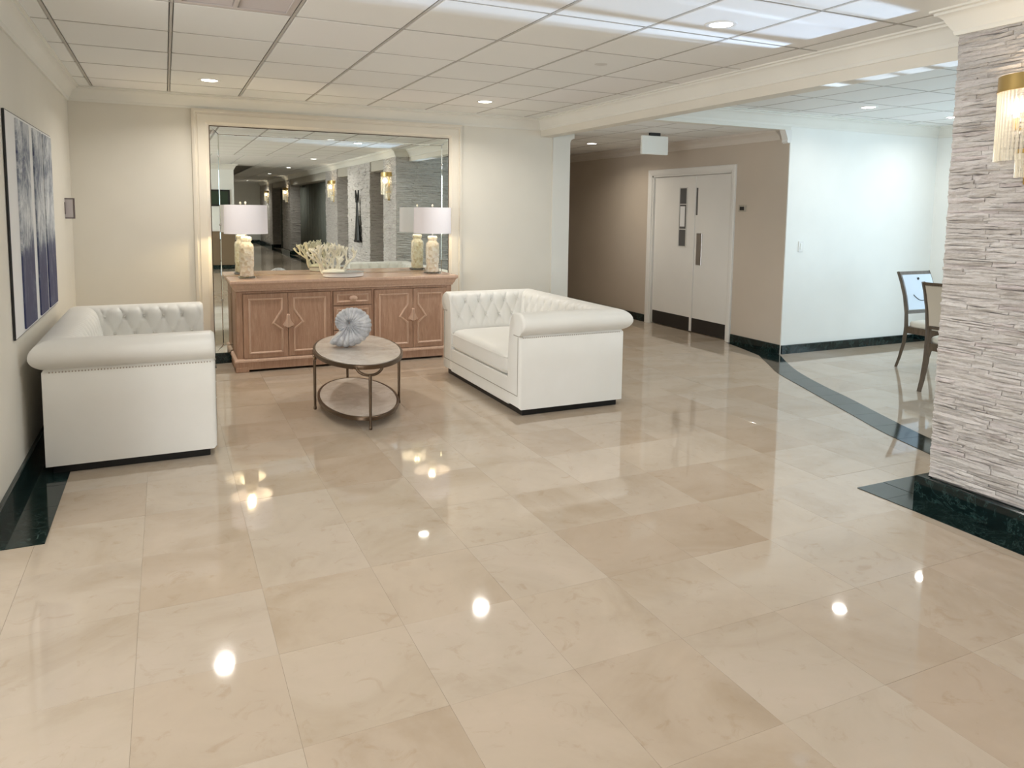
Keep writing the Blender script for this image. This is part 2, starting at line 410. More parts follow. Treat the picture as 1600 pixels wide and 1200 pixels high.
# lobby on the left behind the camera
struct(MB().box(-4.15, XL-.15, 3.78, 3.93, 0, H).obj('wall_lobby_back', M_wall))
struct(MB().box(-4.15, -4.0, -4.4, 3.78, 0, H).obj('wall_lobby_left', M_wall))
wl = struct(MB().box(-4.0, 1.55, -4.5, -4.2, 0, H).obj('wall_lobby_front', M_white))
M_wains = paint('brown_wainscot_paint', (.22, .16, .10), .4)
MB().box(-4.0, 1.55, -4.2, -4.17, .10, .93).obj('wainscot', M_wains, wl)
MB().box(-4.0, 1.56, -4.2, -4.15, .93, .97).obj('chair_rail', M_metalw, wl)
struct(MB().box(1.4, 1.55, YEND, -4.5, 0, H).obj('wall_corridor_left', M_corr))
struct(MB().box(1.4, 3.9, YEND-.1, YEND, 0, H).obj('wall_corridor_end', M_white))

# header over the hall and beam
struct(MB().box(4.07, XD+.002, YW-.012, YW+.115, 2.40, H+.02).obj('trim_1', M_trim))
bm = MB().box(XB, 4.07, YP-.05, YB+.002, 2.362, H+.02)
# rounded corner bracket where the beam meets the pilaster
br = [(4.07, 2.362), (4.31, 2.362), (4.31, 2.28)] + [(4.31+.06-.06*math.cos(R_(a)) , 2.30+.062*math.sin(R_(a))) for a in (0, 20, 45, 70, 90)][0:0]
struct(bm.obj('trim_2', M_wall))
# pilaster strip, proud of the back wall, with rounded top
pv = [(4.085, .0), (4.31, 0), (4.31, 2.31)] + [(4.31+.055*(1-math.cos(R_(a))), 2.31+.055*math.sin(R_(a))) for a in (15, 30, 45, 60, 75, 90)] + [(4.365, HH), (4.085, HH)]
m = MB(); n = len(pv)
m.add([(x, YB-.018, z) for x, z in pv] + [(x, YB+.14, z) for x, z in pv], [tuple(range(n))[::-1], tuple(range(n, 2*n))] + [(i, (i+1) % n, n+(i+1) % n, n+i) for i in range(n)])
struct(m.obj('trim_3', M_trim))
struct(MB().box(4.07, 4.31, YB, YB+.15, 2.36, H).obj('trim_4', M_wall))
# small scroll bracket at the right end of the header
m = MB(); prof = [(0, 0), (.10, 0), (.10, -.10), (.085, -.13), (.06, -.14), (.04, -.125), (.045, -.10), (.03, -.06)]
n = len(prof)
m.add([(XD-.10+p, YW-.03, 2.40+q) for p, q in prof] + [(XD-.10+p, YW+.05, 2.40+q) for p, q in prof], [tuple(range(n)), tuple(range(n, 2*n))[::-1]] + [(i, (i+1) % n, n+(i+1) % n, n+i) for i in range(n)])
struct(m.obj('trim_5', M_metalw, smooth=30))

# crown mouldings: off to the room side
def crown(path, H_=H, d=.13, p=.10, matl=None, name='trim_6'):
    pr = [(0, H_+.0), (0, H_-d), (.012, H_-d), (.018, H_-d+.016), (.018, H_-d+.022), (.026, H_-d+.034), (.036, H_-d+.052), (.052, H_-.048), (.070, H_-.032), (.082, H_-.028), (.084, H_-.016), (p, H_-.012), (p, H_)]
    return struct(MB().sweep(path, pr).obj(name, matl or M_trim, smooth=25))
crown([(XB, YP+.0), (XB, YB), (XL, YB), (XL, 3.78), (-4.0, 3.78), (-4.0, -4.2), (1.55, -4.2), (1.55, YEND+.01)], name='trim_6')
crown([(3.69, -17.9), (3.69, YP), (XB+.0, YP)], name='trim_7', matl=M_trim)
crown([(XE, .56), (XE, YW-.012), (4.07, YW-.012), (4.07, YP)], name='trim_8')
crown([(XD, YW+.12), (XD, 12.0), (4.31, 12.0), (4.31, YB+.15)], HH, .11, .085, paint('hall_crown_paint', (.70, .65, .59), .45), 'trim_9')

# baseboards of green marble, set piece by piece
def base(name, path, h=.10, t=.02, seg=.6):
    root = None
    for (a, b) in zip(path, path[1:]):
        a = Vector(a); b = Vector(b); L = (b-a).length; n = max(1, round(L/seg)); d = (b-a)/n
        for k in range(n):
            p = a + d*(k+.002); q = a + d*(k+.998)
            m = MB().sweep([p, q], [(0, 0), (0, h), (t-.004, h), (t, h-.004), (t, 0)])
            if root is None: root = struct(m.obj(name, M_green))
            else: m.obj('base_tile', M_green, root)
base('baseboard_left', [(XL, YB), (XL, 3.78)], .11)
base('baseboard_back', [(.24, YB), (XL, YB)])
base('baseboard_back_right', [(4.31, YB-.018), (2.96, YB-.018)])
base('baseboard_hall', [(XD, YW), (XD, DY0-.09)], .10)
base('baseboard_hall_far', [(XD, DY1+.09), (XD, 12)], .10)
base('baseboard_dining', [(XE, YW-.012), (XD, YW-.012)], .095)
base('baseboard_dining_right', [(XE, .55), (XE, YW-.02)], .095)
base('baseboard_lobby', [(-4, -4.2), (1.55, -4.2)], .10)
base('baseboard_corridor', [(1.55, -4.2), (1.55, -17.9)], .12, seg=2)
base('baseboard_corridor_end', [(1.55, -17.98), (3.65, -17.98)], .14, seg=2)

# ---------------------------------------------------------------- ceiling with lay-in tiles
ceil = struct(MB().box(-4.2, 8.6, YEND-.2, YW+.1, H+.035, H+.10).box(-4.2, 4.1, YW+.1, YB+.1, H+.035, H+.10).obj('ceiling', M_gridback))
GX = [-.553, .062, .669, 1.286, 1.899, 2.512, 3.098, 3.675]
GY = [7.60, 7.08, 6.375, 5.68, 5.00, 4.287, 3.59, 2.89, 2.19, 1.49, .79, .09, -.61]
def ctile(x0, x1, y0, y1, parent, z=H, name='ceiling_tile'):
    g = .012
    m = MB().cbox(-(x1-x0)/2+g, (x1-x0)/2-g, -(y1-y0)/2+g, (y1-y0)/2-g, -.002, .028, .004)
    o = m.obj(name, M_tilec, parent, loc=((x0+x1)/2, (y0+y1)/2, z)); o.rotation_euler = (random.gauss(0, .0012), random.gauss(0, .0012), 0)
VENT = (.062, .669, 3.59, 4.287)
xs = [XL+.06] + GX + [XB-.06]
for i in range(len(xs)-1):
    for j in range(len(GY)-1):
        x0, x1, y1, y0 = xs[i], xs[i+1], GY[j], GY[j+1]
        if (x0, x1, y0, y1) == VENT: continue
        if y0 < 3.0 and x0 < -.6: continue
        if x0 > 3.6 and y1 < 2.6: continue
        if x0 > 3.6: y0 = max(y0, YP-.1)
        ctile(x0, x1, y0, y1, ceil)
def gbar(x0, x1, y0, y1, z=H, parent=ceil):
    MB().box(x0, x1, y0, y1, z-.002, z+.03).obj('grid_bar', M_grid, parent)
w = .009
for x in GX: gbar(x-w*.8, x+w*.8, -.61, 7.60)
for y in GY: gbar(XL+.06, XB-.06, y-w*.45, y+w*.45)
MB().box(XL, XB, 7.60, YB, H, H+.03).obj('ceiling_border', M_tilec, ceil)
# dining room tiles
DXs = [4.13, 4.20, 4.72, 5.33, 5.88, 6.49, 7.10, 7.71, XE-.04]; DYs = [5.90, 5.68, 5.00, 4.287, 3.59, 2.89, 2.19, 1.49, .6]
for i in range(len(DXs)-1):
    for j in range(len(DYs)-1): ctile(DXs[i], DXs[i+1], DYs[j+1], DYs[j], ceil)
for x in DXs[1:-1]: gbar(x-w, x+w, .6, 5.90)
for y in DYs: gbar(4.13, XE-.04, y-w*.7, y+w*.7)
# rest of the ceiling behind the camera: many tiles in one mesh
m = MB(); g2 = MB()
y = -.61
while y > YEND:
    x = -3.98
    while x < 3.6:
        if not (x < 1.5 and y < -4.2): m.box(x+.01, x+.597, y-.69, y-.01, H, H+.02)
        x += .607
    y -= .70
for x in range(6):
    for k in range(7): m.box(-3.98+.56*x, -3.98+.56*x+.545, 3.72-.62*(k+1)+.01, 3.72-.62*k, H, H+.02)
stuff(m.obj('distant_ceiling_tiles', M_tilec, ceil))
# hall ceiling
hc = struct(MB().box(4.08, XD+.1, YW+.1, 12.1, HH+.03, HH+.1).obj('ceiling_hall', M_gridback))
HX = [4.31, 4.72, 5.33, 5.94, XD]; HY = [YW+.115, 6.55, 7.16, 7.77, 8.38, 8.99, 9.60, 10.21, 10.82, 11.43, 12.0]
for i in range(4):
    for j in range(10): ctile(HX[i], HX[i+1], HY[j], HY[j+1], hc, HH)
for a_, b_ in ((YW+.115, 6.55), (6.55, 7.16), (7.16, YB)): ctile(4.075, 4.31, a_, b_, hc, HH)
for y in HY[1:]: MB().box(4.31, XD, y-.008, y+.008, HH-.002, HH+.03).obj('grid_bar', M_grid, hc)
for x in HX[1:-1]: MB().box(x-.008, x+.008, YW+.115, 12, HH-.002, HH+.03).obj('grid_bar', M_grid, hc)

# ---------------------------------------------------------------- stone pillars
def stone_mesh(L, hh, seed, dep=.02):
    rnd = random.Random(seed); nu, nv = 5, 3; vs = []; fs = []
    for j in range(nv):
        for i in range(nu):
            u = i/(nu-1); v_ = j/(nv-1); edge = (i in (0, nu-1)) or (j in (0, nv-1))
            d = dep*(rnd.uniform(.45, .9) if edge else rnd.uniform(.7, 1.3))
            vs.append((u*L + (rnd.uniform(-.04, .04)*L if 0 < i < nu-1 else 0), -d, v_*hh + (rnd.uniform(-.22, .22)*hh if 0 < i < nu-1 else 0)))
    for j in range(nv-1):
        for i in range(nu-1): fs.append((j*nu+i, j*nu+i+1, (j+1)*nu+i+1, (j+1)*nu+i))
    k = len(vs); vs += [(0, .01, 0), (L, .01, 0), (L, .01, hh), (0, .01, hh)]
    fs += [tuple(range(nu-1, -1, -1)) + (k, k+1), tuple((nv-1)*nu+i for i in range(nu)) + (k+2, k+3)]
    fs += [(0, nu, 2*nu, k+3, k), (nu-1, k+1, k+2, 3*nu-1, 2*nu-1)]
    return vs, fs
def courses(z0, z1, L, rnd, hmin=.018, hmax=.042, lmin=.14, lmax=.46):
    z = z0; out = []
    while z < z1-.004:
        hh = min(rnd.uniform(hmin, hmax), z1-z); 
        if z1-z-hh < .012: hh = z1-z
        x = 0
        while x < L-1e-6:
            l = rnd.uniform(lmin, lmax)
            if L-x-l < .06: l = L-x
            out.append((x, z, l, hh)); x += l
        z += hh
    return out
def stone_face_joined(mb, origin, ang, L, z0, z1, seed, hmin=.018, hmax=.042):
    rnd = random.Random(seed); M = Matrix.Translation((*origin, 0)) @ Matrix.Rotation(ang, 4, 'Z')
    for x, z, l, hh in courses(z0, z1, L, rnd, hmin, hmax):
        vs, fs = stone_mesh(l-.002, hh-.0015, rnd.random(), rnd.uniform(.008, .026))
        T = M @ Matrix.Translation((x, 0, z)); mb.add([T @ Vector(v) for v in vs], fs)
Zs, Ze = .125, 2.47
def pillar(x0, x1, y0, y1, label, parts=False):
    t = thing('stone_pillar', label, 'pillar', ((x0+x1)/2, (y0+y1)/2, 0), 0, 'stone-clad pillars along the corridor')
    cxp, cyp = (x0+x1)/2, (y0+y1)/2
    MB().box(x0+.012-cxp, x1-cxp, y0+.012-cyp, y1-.012-cyp, 0, H).obj('core', M_stoneback, t)
    j = MB()
    # +y face
    stone_face_joined(j, (x1-cxp, y1-.012-cyp), PI, x1-x0-.012, Zs, Ze, y0+3, .02, .05)
    if parts:
        rnd = random.Random(11); cs = courses(Zs, Ze, y1-y0-.006, rnd, .010, .027, .10, .32)
        # viewed from -x: local x runs from far (+y) to near (-y)
        vis = sorted(cs, key=lambda c: c[0]); cache = []
        for n_, (x, z, l, hh) in enumerate(vis):
            vs, fs = stone_mesh(l-.0015, hh-.0008, rnd.random(), rnd.uniform(.010, .024))
            T = Matrix.Rotation(-PI/2, 4, 'Z')
            if n_ < 290:
                o = MB().add(vs, fs).obj('stone', M_stone, t); o.location = (x0+.012-cxp, y1-.004-cyp-x, z); o.rotation_euler = (0, 0, -PI/2)
            else:
                T = Matrix.Translation((x0+.012-cxp, y1-.004-cyp-x, z)) @ T; j.add([T @ Vector(v) for v in vs], fs)
    else:
        stone_face_joined(j, (x0+.012-cxp, y1-.004-cyp), -PI/2, y1-y0-.006, Zs, Ze, y0+9, .03, .06)
    stuff(j.obj('stone_cladding', M_stone, t))
    b = MB().sweep([(x0-.004-cxp, y0-cyp), (x0-.004-cxp, y1+.004-cyp), (x1-cxp, y1+.004-cyp)], [(0, 0), (0, .118), (.036, .118), (.042, .112), (.042, 0)])
    b.obj('plinth', M_green, t)
    return t
pillar(XP, 5.2, 1.70, YP, 'light grey split-face stone pillar in the right foreground with a gold sconce', True)
pillar(XP, 4.5, -1.25, .70, 'stone-clad corridor pillar with a dark sculpture on it, seen in the mirror')
pillar(XP, 4.5, -3.75, -2.40, 'stone-clad corridor pillar with second sconce, seen in the mirror')
pillar(XP, 4.5, -11.4, -9.6, 'distant stone-clad corridor pillar beyond the curtains, seen in the mirror')
pillar(XP, 4.5, -18, -14.1, 'stone-clad pillar at the corridor end, seen in the mirror')
# corridor right side between pillars: dark glazed bays with curtains
struct(MB().box(4.5, 4.65, YEND, 1.7, 0, H).obj('wall_corridor_right', M_corr))
struct(MB().box(3.72, 4.5, YEND, 1.7, 2.25, H).obj('trim_10', M_corr))
M_curt = mat('grey_green_curtain', (.16, .17, .15), .8)
def curtain(y0, y1, label):
    n = int((y1-y0)/.05)*2; m = MB()
    m.grid(lambda i, j: (4.0 + .05*math.sin(i*1.1)+.02*math.sin(i*.37), y0+(y1-y0)*i/(n-1), .03+2.2*j), n, 2)
    o = m.obj('curtain', M_curt, smooth=180); sd = o.modifiers.new('thickness', 'SOLIDIFY'); sd.thickness = .008
    tag(o, label, 'curtain')
curtain(-9.4, -3.9, 'long grey-green curtain in the corridor bay, seen in the mirror')
curtain(-13.9, -11.6, 'dark curtain in the farthest corridor bay, seen in the mirror')

# ---------------------------------------------------------------- mirror and its painted casing
MX0, MX1, MZ1 = .247, 2.955, 2.437
cas = thing('mirror_casing', 'cream stepped casing framing the big wall mirror', 'frame', ((MX0+MX1)/2, YB, 0))
mxc = (MX0+MX1)/2; hw = (MX1-MX0)/2
def cas_prof(): return [(0, 0), (0, .030), (.022, .040), (.030, .040), (.034, .028), (.046, .028), (.052, .036), (.118, .036), (.128, .030), (.150, .018), (.153, .0)]
def casing_piece(a, b, mit0, mit1, name):
    """a,b outer corners in (x,z); inner side to the left of a->b"""
    a = Vector(a); b = Vector(b); d = (b-a).normalized(); n_ = Vector((-d.y, d.x)); m = MB(); pr = cas_prof(); vs = []
    for P, mt, s in ((a, mit0, 1), (b, mit1, -1)):
        for o, h in pr:
            q = P + n_*o + (d*o*s if mt else Vector((0, 0))); vs.append((q.x, -h, q.y))
    k = len(pr); fs = [(i, i+1, k+i+1, k+i) for i in range(k-1)] + [tuple(range(k)), tuple(range(k, 2*k))[::-1]]
    m.add(vs, fs).obj(name, M_case, cas)
casing_piece((hw, 0), (hw, MZ1), False, True, 'casing_board')
casing_piece((hw, MZ1), (-hw, MZ1), True, True, 'casing_board')
casing_piece((-hw, MZ1), (-hw, 0), True, False, 'casing_board')
mi = thing('wall_mirror', 'large wall mirror with thin border strips, on the back wall above the sideboard', 'mirror', (mxc, YB, 0))
gx, gz0, gz1, bw = hw-.153, .10, MZ1-.153, .078
def pane(x0, x1, z0, z1, tx, tz, name):
    """mirror pane with bevelled edges, slightly tilted"""
    b = .004; cxx, cz = (x0+x1)/2, (z0+z1)/2; a, c = (x1-x0)/2-.0008, (z1-z0)/2-.0008
    vs = [(-a, .006, -c), (a, .006, -c), (a, .006, c), (-a, .006, c), (-a, -.0035, -c), (a, -.0035, -c), (a, -.0035, c), (-a, -.0035, c),
          (-a+b, -.006, -c+b), (a-b, -.006, -c+b), (a-b, -.006, c-b), (-a+b, -.006, c-b)]
    fs = [(0, 3, 2, 1), (8, 9, 10, 11)] + [(i, (i+1) % 4, 4+(i+1) % 4, 4+i) for i in range(4)] + [(4+i, 4+(i+1) % 4, 8+(i+1) % 4, 8+i) for i in range(4)]
    o = MB().add(vs, fs).obj(name, M_mirror, mi, loc=(cxx, -.012, cz)); o.rotation_euler = (tx, 0, tz)
pane(-gx+bw, gx-bw, gz0+bw, gz1-bw, 0, 0, 'mirror_pane')
def border_pane(q):
    # outer and inner polygon with bevelled long edges
    cxq = sum(p[0] for p in q)/4; czq = sum(p[1] for p in q)/4
    ins = [(x+(cxq-x)*.0+(.004 if x < cxq else -.004), z+(.004 if z < czq else -.004)) for x, z in q]
    vs = [(x, .006, z) for x, z in q] + [(x, -.0040, z) for x, z in q] + [(x, -.006, z) for x, z in ins]
    fs = [(0, 3, 2, 1), (8, 9, 10, 11)] + [(i, (i+1) % 4, 4+(i+1) % 4, 4+i) for i in range(4)] + [(4+i, 4+(i+1) % 4, 8+(i+1) % 4, 8+i) for i in range(4)]
    MB().add(vs, fs).obj('border_pane', M_mirror, mi, loc=(0, -.012, 0))
a_, b_, g_ = gx, gx-bw, .0008
border_pane([(-a_, gz0), (-b_-g_, gz0+bw), (-b_-g_, gz1-bw), (-a_, gz1)])
border_pane([(b_+g_, gz0+bw), (a_, gz0), (a_, gz1), (b_+g_, gz1-bw)])
border_pane([(-b_, gz1-bw+g_), (b_, gz1-bw+g_), (a_, gz1), (-a_, gz1)])
border_pane([(-a_, gz0), (a_, gz0), (b_, gz0+bw-g_), (-b_, gz0+bw-g_)])
em = MB()
for bx_ in ((-gx-.001, -gx+.004, gz0, gz1), (gx-.004, gx+.001, gz0, gz1), (-gx, gx, gz1-.005, gz1+.001)): em.box(bx_[0], bx_[1], -.022, -.006, bx_[2], bx_[3])
em.obj('mirror_edge', M_bronze, mi)
MB().box(-gx, gx, -.004, 0, 0, gz1).obj('backing', M_dark, mi)
MB().box(-gx, gx, -.02, -.004, 0, .10).obj('bottom_rail', M_green, mi)
for sx in (-1, 1):
    for z in (.62, 1.35, 2.0):
        MB().lathe([(0, 0), (.011, 0), (.009, .006), (.004, .009), (0, .0095)], 12).xf(Matrix.Translation((sx*(gx-bw), -.0185, z)) @ Matrix.Rotation(PI/2, 4, 'X')).obj('rosette', M_crystal if False else M_chrome, mi, smooth=40)

# ---------------------------------------------------------------- sideboard
SBX0, SBX1, SBY0, SBY1 = .565, 2.655, 7.135, 7.60
sbc = (SBX0+SBX1)/2; sw = (SBX1-SBX0)/2; sd_ = SBY1-SBY0
sb = thing('sideboard', 'long pickled-oak sideboard with four panelled doors under the mirror', 'sideboard', (sbc, SBY0, 0))
MB().box(-sw+.02, sw-.02, .012, sd_, .10, .75).obj('carcass', M_oak, sb)
# face frame stiles/rails
ff = MB()
ff.cbox(-sw, -sw+.055, 0, .03, .115, .75).cbox(sw-.055, sw, 0, .03, .115, .75)
ff.cbox(-sw+.01, sw-.01, 0.002, .03, .728, .75).cbox(-sw+.01, sw-.01, .002, .03, .10, .122)
DX = [-sw+.055, -sw+.455, -sw+.865, -sw+1.265, -sw+1.675, sw-.055]
for x in (DX[2], DX[3]): ff.cbox(x-.012, x+.012, .001, .03, .12, .735)
ff.obj('face_frame', M_oak, sb)
for s in (-1, 1): MB().cbox(s*sw, s*(sw-.02), .03, sd_, .10, .75).cbox(s*(sw+.004), s*(sw-.004), .07, sd_-.06, .18, .68, .003).obj('side_panel', M_oak, sb)
# top with moulded edge
pr = [(0, .752), (.010, .752), (.014, .760), (.014, .768), (.020, .775), (.026, .782), (.034, .805), (.040, .815), (.050, .822), (.054, .828), (.054, .846), (.050, .852), (0, .852)]
fixed = MB().sweep([(-sw, sd_), (-sw, 0), (sw, 0), (sw, sd_)], [(-o, z) for o, z in pr])
fixed.obj('cornice', M_oaklt, sb, smooth=30)
MB().cbox(-sw-.052, sw+.052, -.052, sd_, .836, .8535, .003).obj('top', M_oaktop, sb)
# plinth with moulding and bracket feet
MB().sweep([(-sw, sd_), (-sw, 0), (sw, 0), (sw, sd_)], [(0, .125), (-.010, .122), (-.022, .112), (-.026, .100), (-.026, .094), (0, .094)]).obj('base_moulding', M_oaklt, sb, smooth=30)
pl = MB(); z0 = .022
pl.sweep([(-sw, sd_), (-sw, 0), (sw, 0), (sw, sd_)], [(.01, z0), (-.018, z0), (-.018, .096), (.01, .096)])
pl.obj('plinth', M_oak, sb)
for sx in (-1, 1):
    for yy in (.05, sd_-.05): MB().cbox(sx*(sw+.018), sx*(sw-.10), yy-.07, yy+.04, 0, .05, .006).obj('foot', M_oak, sb)
def frame_mould(pts, wd_, th, y):
    """closed raised moulding following a polygon in xz, inside offset wd_"""
    P = [Vector(p) for p in pts]; m = len(P); k = 5; vs = []; fs = []
    pr2 = [(0, 0), (wd_*.15, th), (wd_*.5, th*1.1), (wd_*.8, th*.5), (wd_, .0)]
    for i in range(m):
        a = (P[i]-P[i-1]).normalized(); b = (P[(i+1) % m]-P[i]).normalized()
        na = Vector((-a.y, a.x)); nb = Vector((-b.y, b.x)); mt = na+nb; mt = mt/max(.35, mt.dot(na))
        for o, h in pr2: vs.append((P[i].x+mt.x*o, y-h, P[i].y+mt.y*o))
    for i in range(m):
        j = (i+1) % m
        for q in range(k-1): fs.append((i*k+q, i*k+q+1, j*k+q+1, j*k+q))
    return vs, fs
def door_leaf(x0, x1, side, label=None):
    """side=+1: handle on the right edge"""
    d = MB().cbox(x0+.002, x1-.002, -.012, .004, .126, .725, .003).obj('door', M_oak, sb)
    a, b, zb, zt, zc = x0+.045, x1-.045, .165, .685, .455
    # notch around the handle: moulding steps away from the handle edge
    pts = [(a, zb), (b, zb), (b, zc-.065), (b-.075, zc-.005), (b-.045, zc+.045), (b, zc+.11), (b, zt), (a, zt)]
    if side < 0: pts = [(x0+x1-x, z) for x, z in pts][::-1]
    vs, fs = frame_mould(pts, .022, .011, -.011)
    MB().add(vs, fs).obj('panel_moulding', M_oaklt, d, smooth=50)
    ins = [(a+.05, zb+.05), (b-.06 if side > 0 else b-.05, zb+.05), (b-.06 if side > 0 else b-.05, zt-.05), (a+.05, zt-.05)]
    # half of the bell-shaped handle
    e = x1 if side > 0 else x0; s_ = -side
    hp = [(0, zc+.075), (.014*s_, zc+.07), (.020*s_, zc+.03), (.030*s_, zc), (.052*s_, zc-.03), (.048*s_, zc-.045), (.03*s_, zc-.045), (.02*s_, zc-.055), (0, zc-.06)]
    m_ = len(hp); vs = [(e+x*1.0+.001*s_, -.012, z) for x, z in hp] + [(e+x*.85+.001*s_, -.036, zc-.0+(z-zc)*.88) for x, z in hp]
    fs = [tuple(range(m_, 2*m_)), tuple(range(m_))[::-1]] + [(i, (i+1) % m_, m_+(i+1) % m_, m_+i) for i in range(m_)]
    MB().add(vs, fs).obj('handle', M_oaklt, d)
door_leaf(DX[0], DX[1], 1); door_leaf(DX[1], DX[2]-.012, -1)
door_leaf(DX[3]+.012, DX[4], 1); door_leaf(DX[4], DX[5], -1)
for (z0, z1) in ((.585, .725), (.345, .58), (.126, .34)):
    x0, x1 = DX[2]+.014, DX[3]-.014
    d = MB().cbox(x0, x1, -.012, .004, z0+.002, z1-.002, .003).obj('drawer', M_oak, sb)
    pts = [(x0+.03, z0+.028), (x1-.03, z0+.028), (x1-.03, z1-.028), (x0+.03, z1-.028)]
    vs, fs = frame_mould(pts, .02, .010, -.011); MB().add(vs, fs).obj('panel_moulding', M_oaklt, d)
    zc = (z0+z1)/2; xm = (x0+x1)/2
    MB().lathe([(0, 0), (.014, 0), (.011, .01), (.018, .02), (.034, .026), (.036, .032), (.022, .040), (0, .043)], 18, sx=1.15, sy=.8).xf(Matrix.Translation((xm, -.012, zc)) @ Matrix.Rotation(PI/2, 4, 'X')).obj('knob', M_oaklt, d, smooth=50)

# ---------------------------------------------------------------- lamps on the sideboard
M_jar = mat('shell_filled_glass', (.80, .74, .58), .22, spec=.6)
m = M_jar; v = coords(m, 'Object'); vo = nd(m, 'ShaderNodeTexVoronoi'); vo.inputs['Scale'].default_value = 42; lk(m, v, vo.inputs['Vector'])
hs = nd(m, 'ShaderNodeSeparateColor'); lk(m, vo.outputs['Color'], hs.inputs[0])
lk(m, ramp(m, hs.outputs[0], [(.05, (.66, .58, .42)), (.3, (.82, .77, .62)), (.7, (.88, .86, .76)), (.97, (.74, .66, .52))]), B(m).inputs['Base Color'])
bump(m, vo.outputs['Distance'], .5, .01)
def table_lamp(x, y, label, warm):
    t = thing('table_lamp', label, 'lamp', (x, y, .8535), 0, 'table lamps on the sideboard')
    MB().cbox(-.075, .075, -.06, .06, 0, .016, .004).obj('foot', M_glass, t)
    def rp(z): # rounded-square jar radius
        return [(0, .016), (.058, .016), (.064, .026), (.060, .10), (.066, .12), (.066, .29), (.062, .315), (.046, .332), (.040, .345), (.048, .356), (.050, .372), (.046, .385), (.034, .392), (0, .392)]
    mb = MB(); n = 28; pr = rp(0)
    mb.grid(lambda i, j: (lambda a, r: (r*math.copysign(abs(math.cos(a))**.72, math.cos(a))*1.0, r*math.copysign(abs(math.sin(a))**.72, math.sin(a)), pr[j][1]))(2*PI*i/n, max(pr[j][0], .0005)), n, len(pr), wrapu=True)
    mb.obj('jar', M_jar, t, smooth=45)
    MB().tube([(0, 0, .39), (0, 0, .62)], .006, 10).tube([(0, 0, .66), (0, 0, .70)], .004, 8).obj('stem', M_chrome, t, smooth=40)
    # drum shade with thickness
    R0, R1 = .196, .192; zb, zt = .42, .688; n = 48; e = .003
    MB().grid(lambda i, j: (lambda a, q: (q[0]*math.cos(a), q[0]*math.sin(a), q[1]))(2*PI*i/n, [(R0, zb), (R1, zt), (R1-e, zt), (R0-e, zb)][j]), n, 4, wrapu=True, wrapv=True).obj('shade', M_shade, t, smooth=40)
    sp = MB()
    for k in range(3):
        a = 2*PI*k/3; sp.tube([(0, 0, .672), (.19*math.cos(a), .19*math.sin(a), .680)], .0025, 6)
    sp.obj('shade_spider', M_chrome, t)
    MB().lathe([(0, .695), (.009, .700), (.011, .710), (.006, .720), (0, .724)], 12).obj('finial', M_crystal, t, smooth=50)
    MB().lathe([(0, .50), (.012, .50), (.014, .53), (.028, .56), (.03, .585), (.02, .61), (0, .62)], 16).obj('bulb', mat('lamp_bulb', (1, 1, 1), .4, emit=(1, .82, .55), estr=3), t, smooth=60)
    d = bpy.data.lights.new('lamp_light', 'POINT'); d.energy = warm; d.color = (1, .80, .45); d.shadow_soft_size = .03
    o = bpy.data.objects.new('lamp_light', d); C.objects.link(o); o.parent = t; o.location = (0, 0, .47)
table_lamp(.685, 7.37, 'left table lamp on the sideboard, drum shade over a yellowish shell-filled jar', 8)
table_lamp(2.53, 7.37, 'right table lamp on the sideboard, near its right end', 3)

# coral on a tray
tr = thing('tray', 'round silver-rimmed tray under the white coral', 'tray', (1.57, 7.26, .8535))
MB().lathe([(0, .0), (.175, .0), (.195, .006), (.20, .042), (.196, .044), (.188, .012), (.17, .008), (0, .008)], 40, sx=1.0, sy=.75).obj('dish', M_metalw, tr, smooth=40)
MB().lathe([(.196, .040), (.206, .042), (.208, .048), (.196, .050)], 40, sx=1.0, sy=.75).obj('rim', M_chrome, tr, smooth=40)
rnd = random.Random(5); cb = MB()
def branch(p, d, L, r, depth):
    pts = [p]; dd = d.copy(); n = 4
    for k in range(n):
        dd = (dd + Vector((rnd.uniform(-.25, .25), rnd.uniform(-.2, .2), rnd.uniform(-.05, .2)))).normalized(); pts.append(pts[-1] + dd*L/n)
    cb.tube(pts, [r*(1-.10*k) for k in range(n)] + [r*.62], 7)
    if depth > 0:
        for s in ((-1, 1) if rnd.random() > .15 else (-1, 0, 1)):
            nd_ = (dd + Vector((s*rnd.uniform(.45, .85), rnd.uniform(-.4, .4), rnd.uniform(-.1, .4)))).normalized()
            branch(pts[-1], nd_, L*rnd.uniform(.62, .80), r*.84, depth-1)
        if rnd.random() < .6:
            s = rnd.choice((-1, 1)); branch(pts[2], (dd + Vector((s*.9, rnd.uniform(-.3, .3), .1))).normalized(), L*.6, r*.66, depth-2 if depth > 1 else 0)
for k in range(7):
    a = -.80 + 1.45*k/6
    branch(Vector((.03*k-.13, rnd.uniform(-.03, .03), .0)), Vector((math.sin(a)*1.0, rnd.uniform(-.25, .25), math.cos(a))).normalized(), .105, .0150, 3)
cb.lathe([(0, -.004), (.12, -.004), (.11, .012), (.09, .030), (.03, .036), (0, .036)], 20, c=(-.03, 0, 0), sy=.6)
cb.v = [(x, y, z*1.1) for x, y, z in cb.v]
co = cb.obj('coral', M_coral, None, smooth=60, loc=(1.505, 7.26, .8915))
co.modifiers.new('remesh', 'REMESH').mode = 'VOXEL'; co.modifiers['remesh'].voxel_size = .004; co.modifiers['remesh'].use_smooth_shade = True
tag(co, 'branching cream coral ornament on the tray in front of the mirror', 'coral')

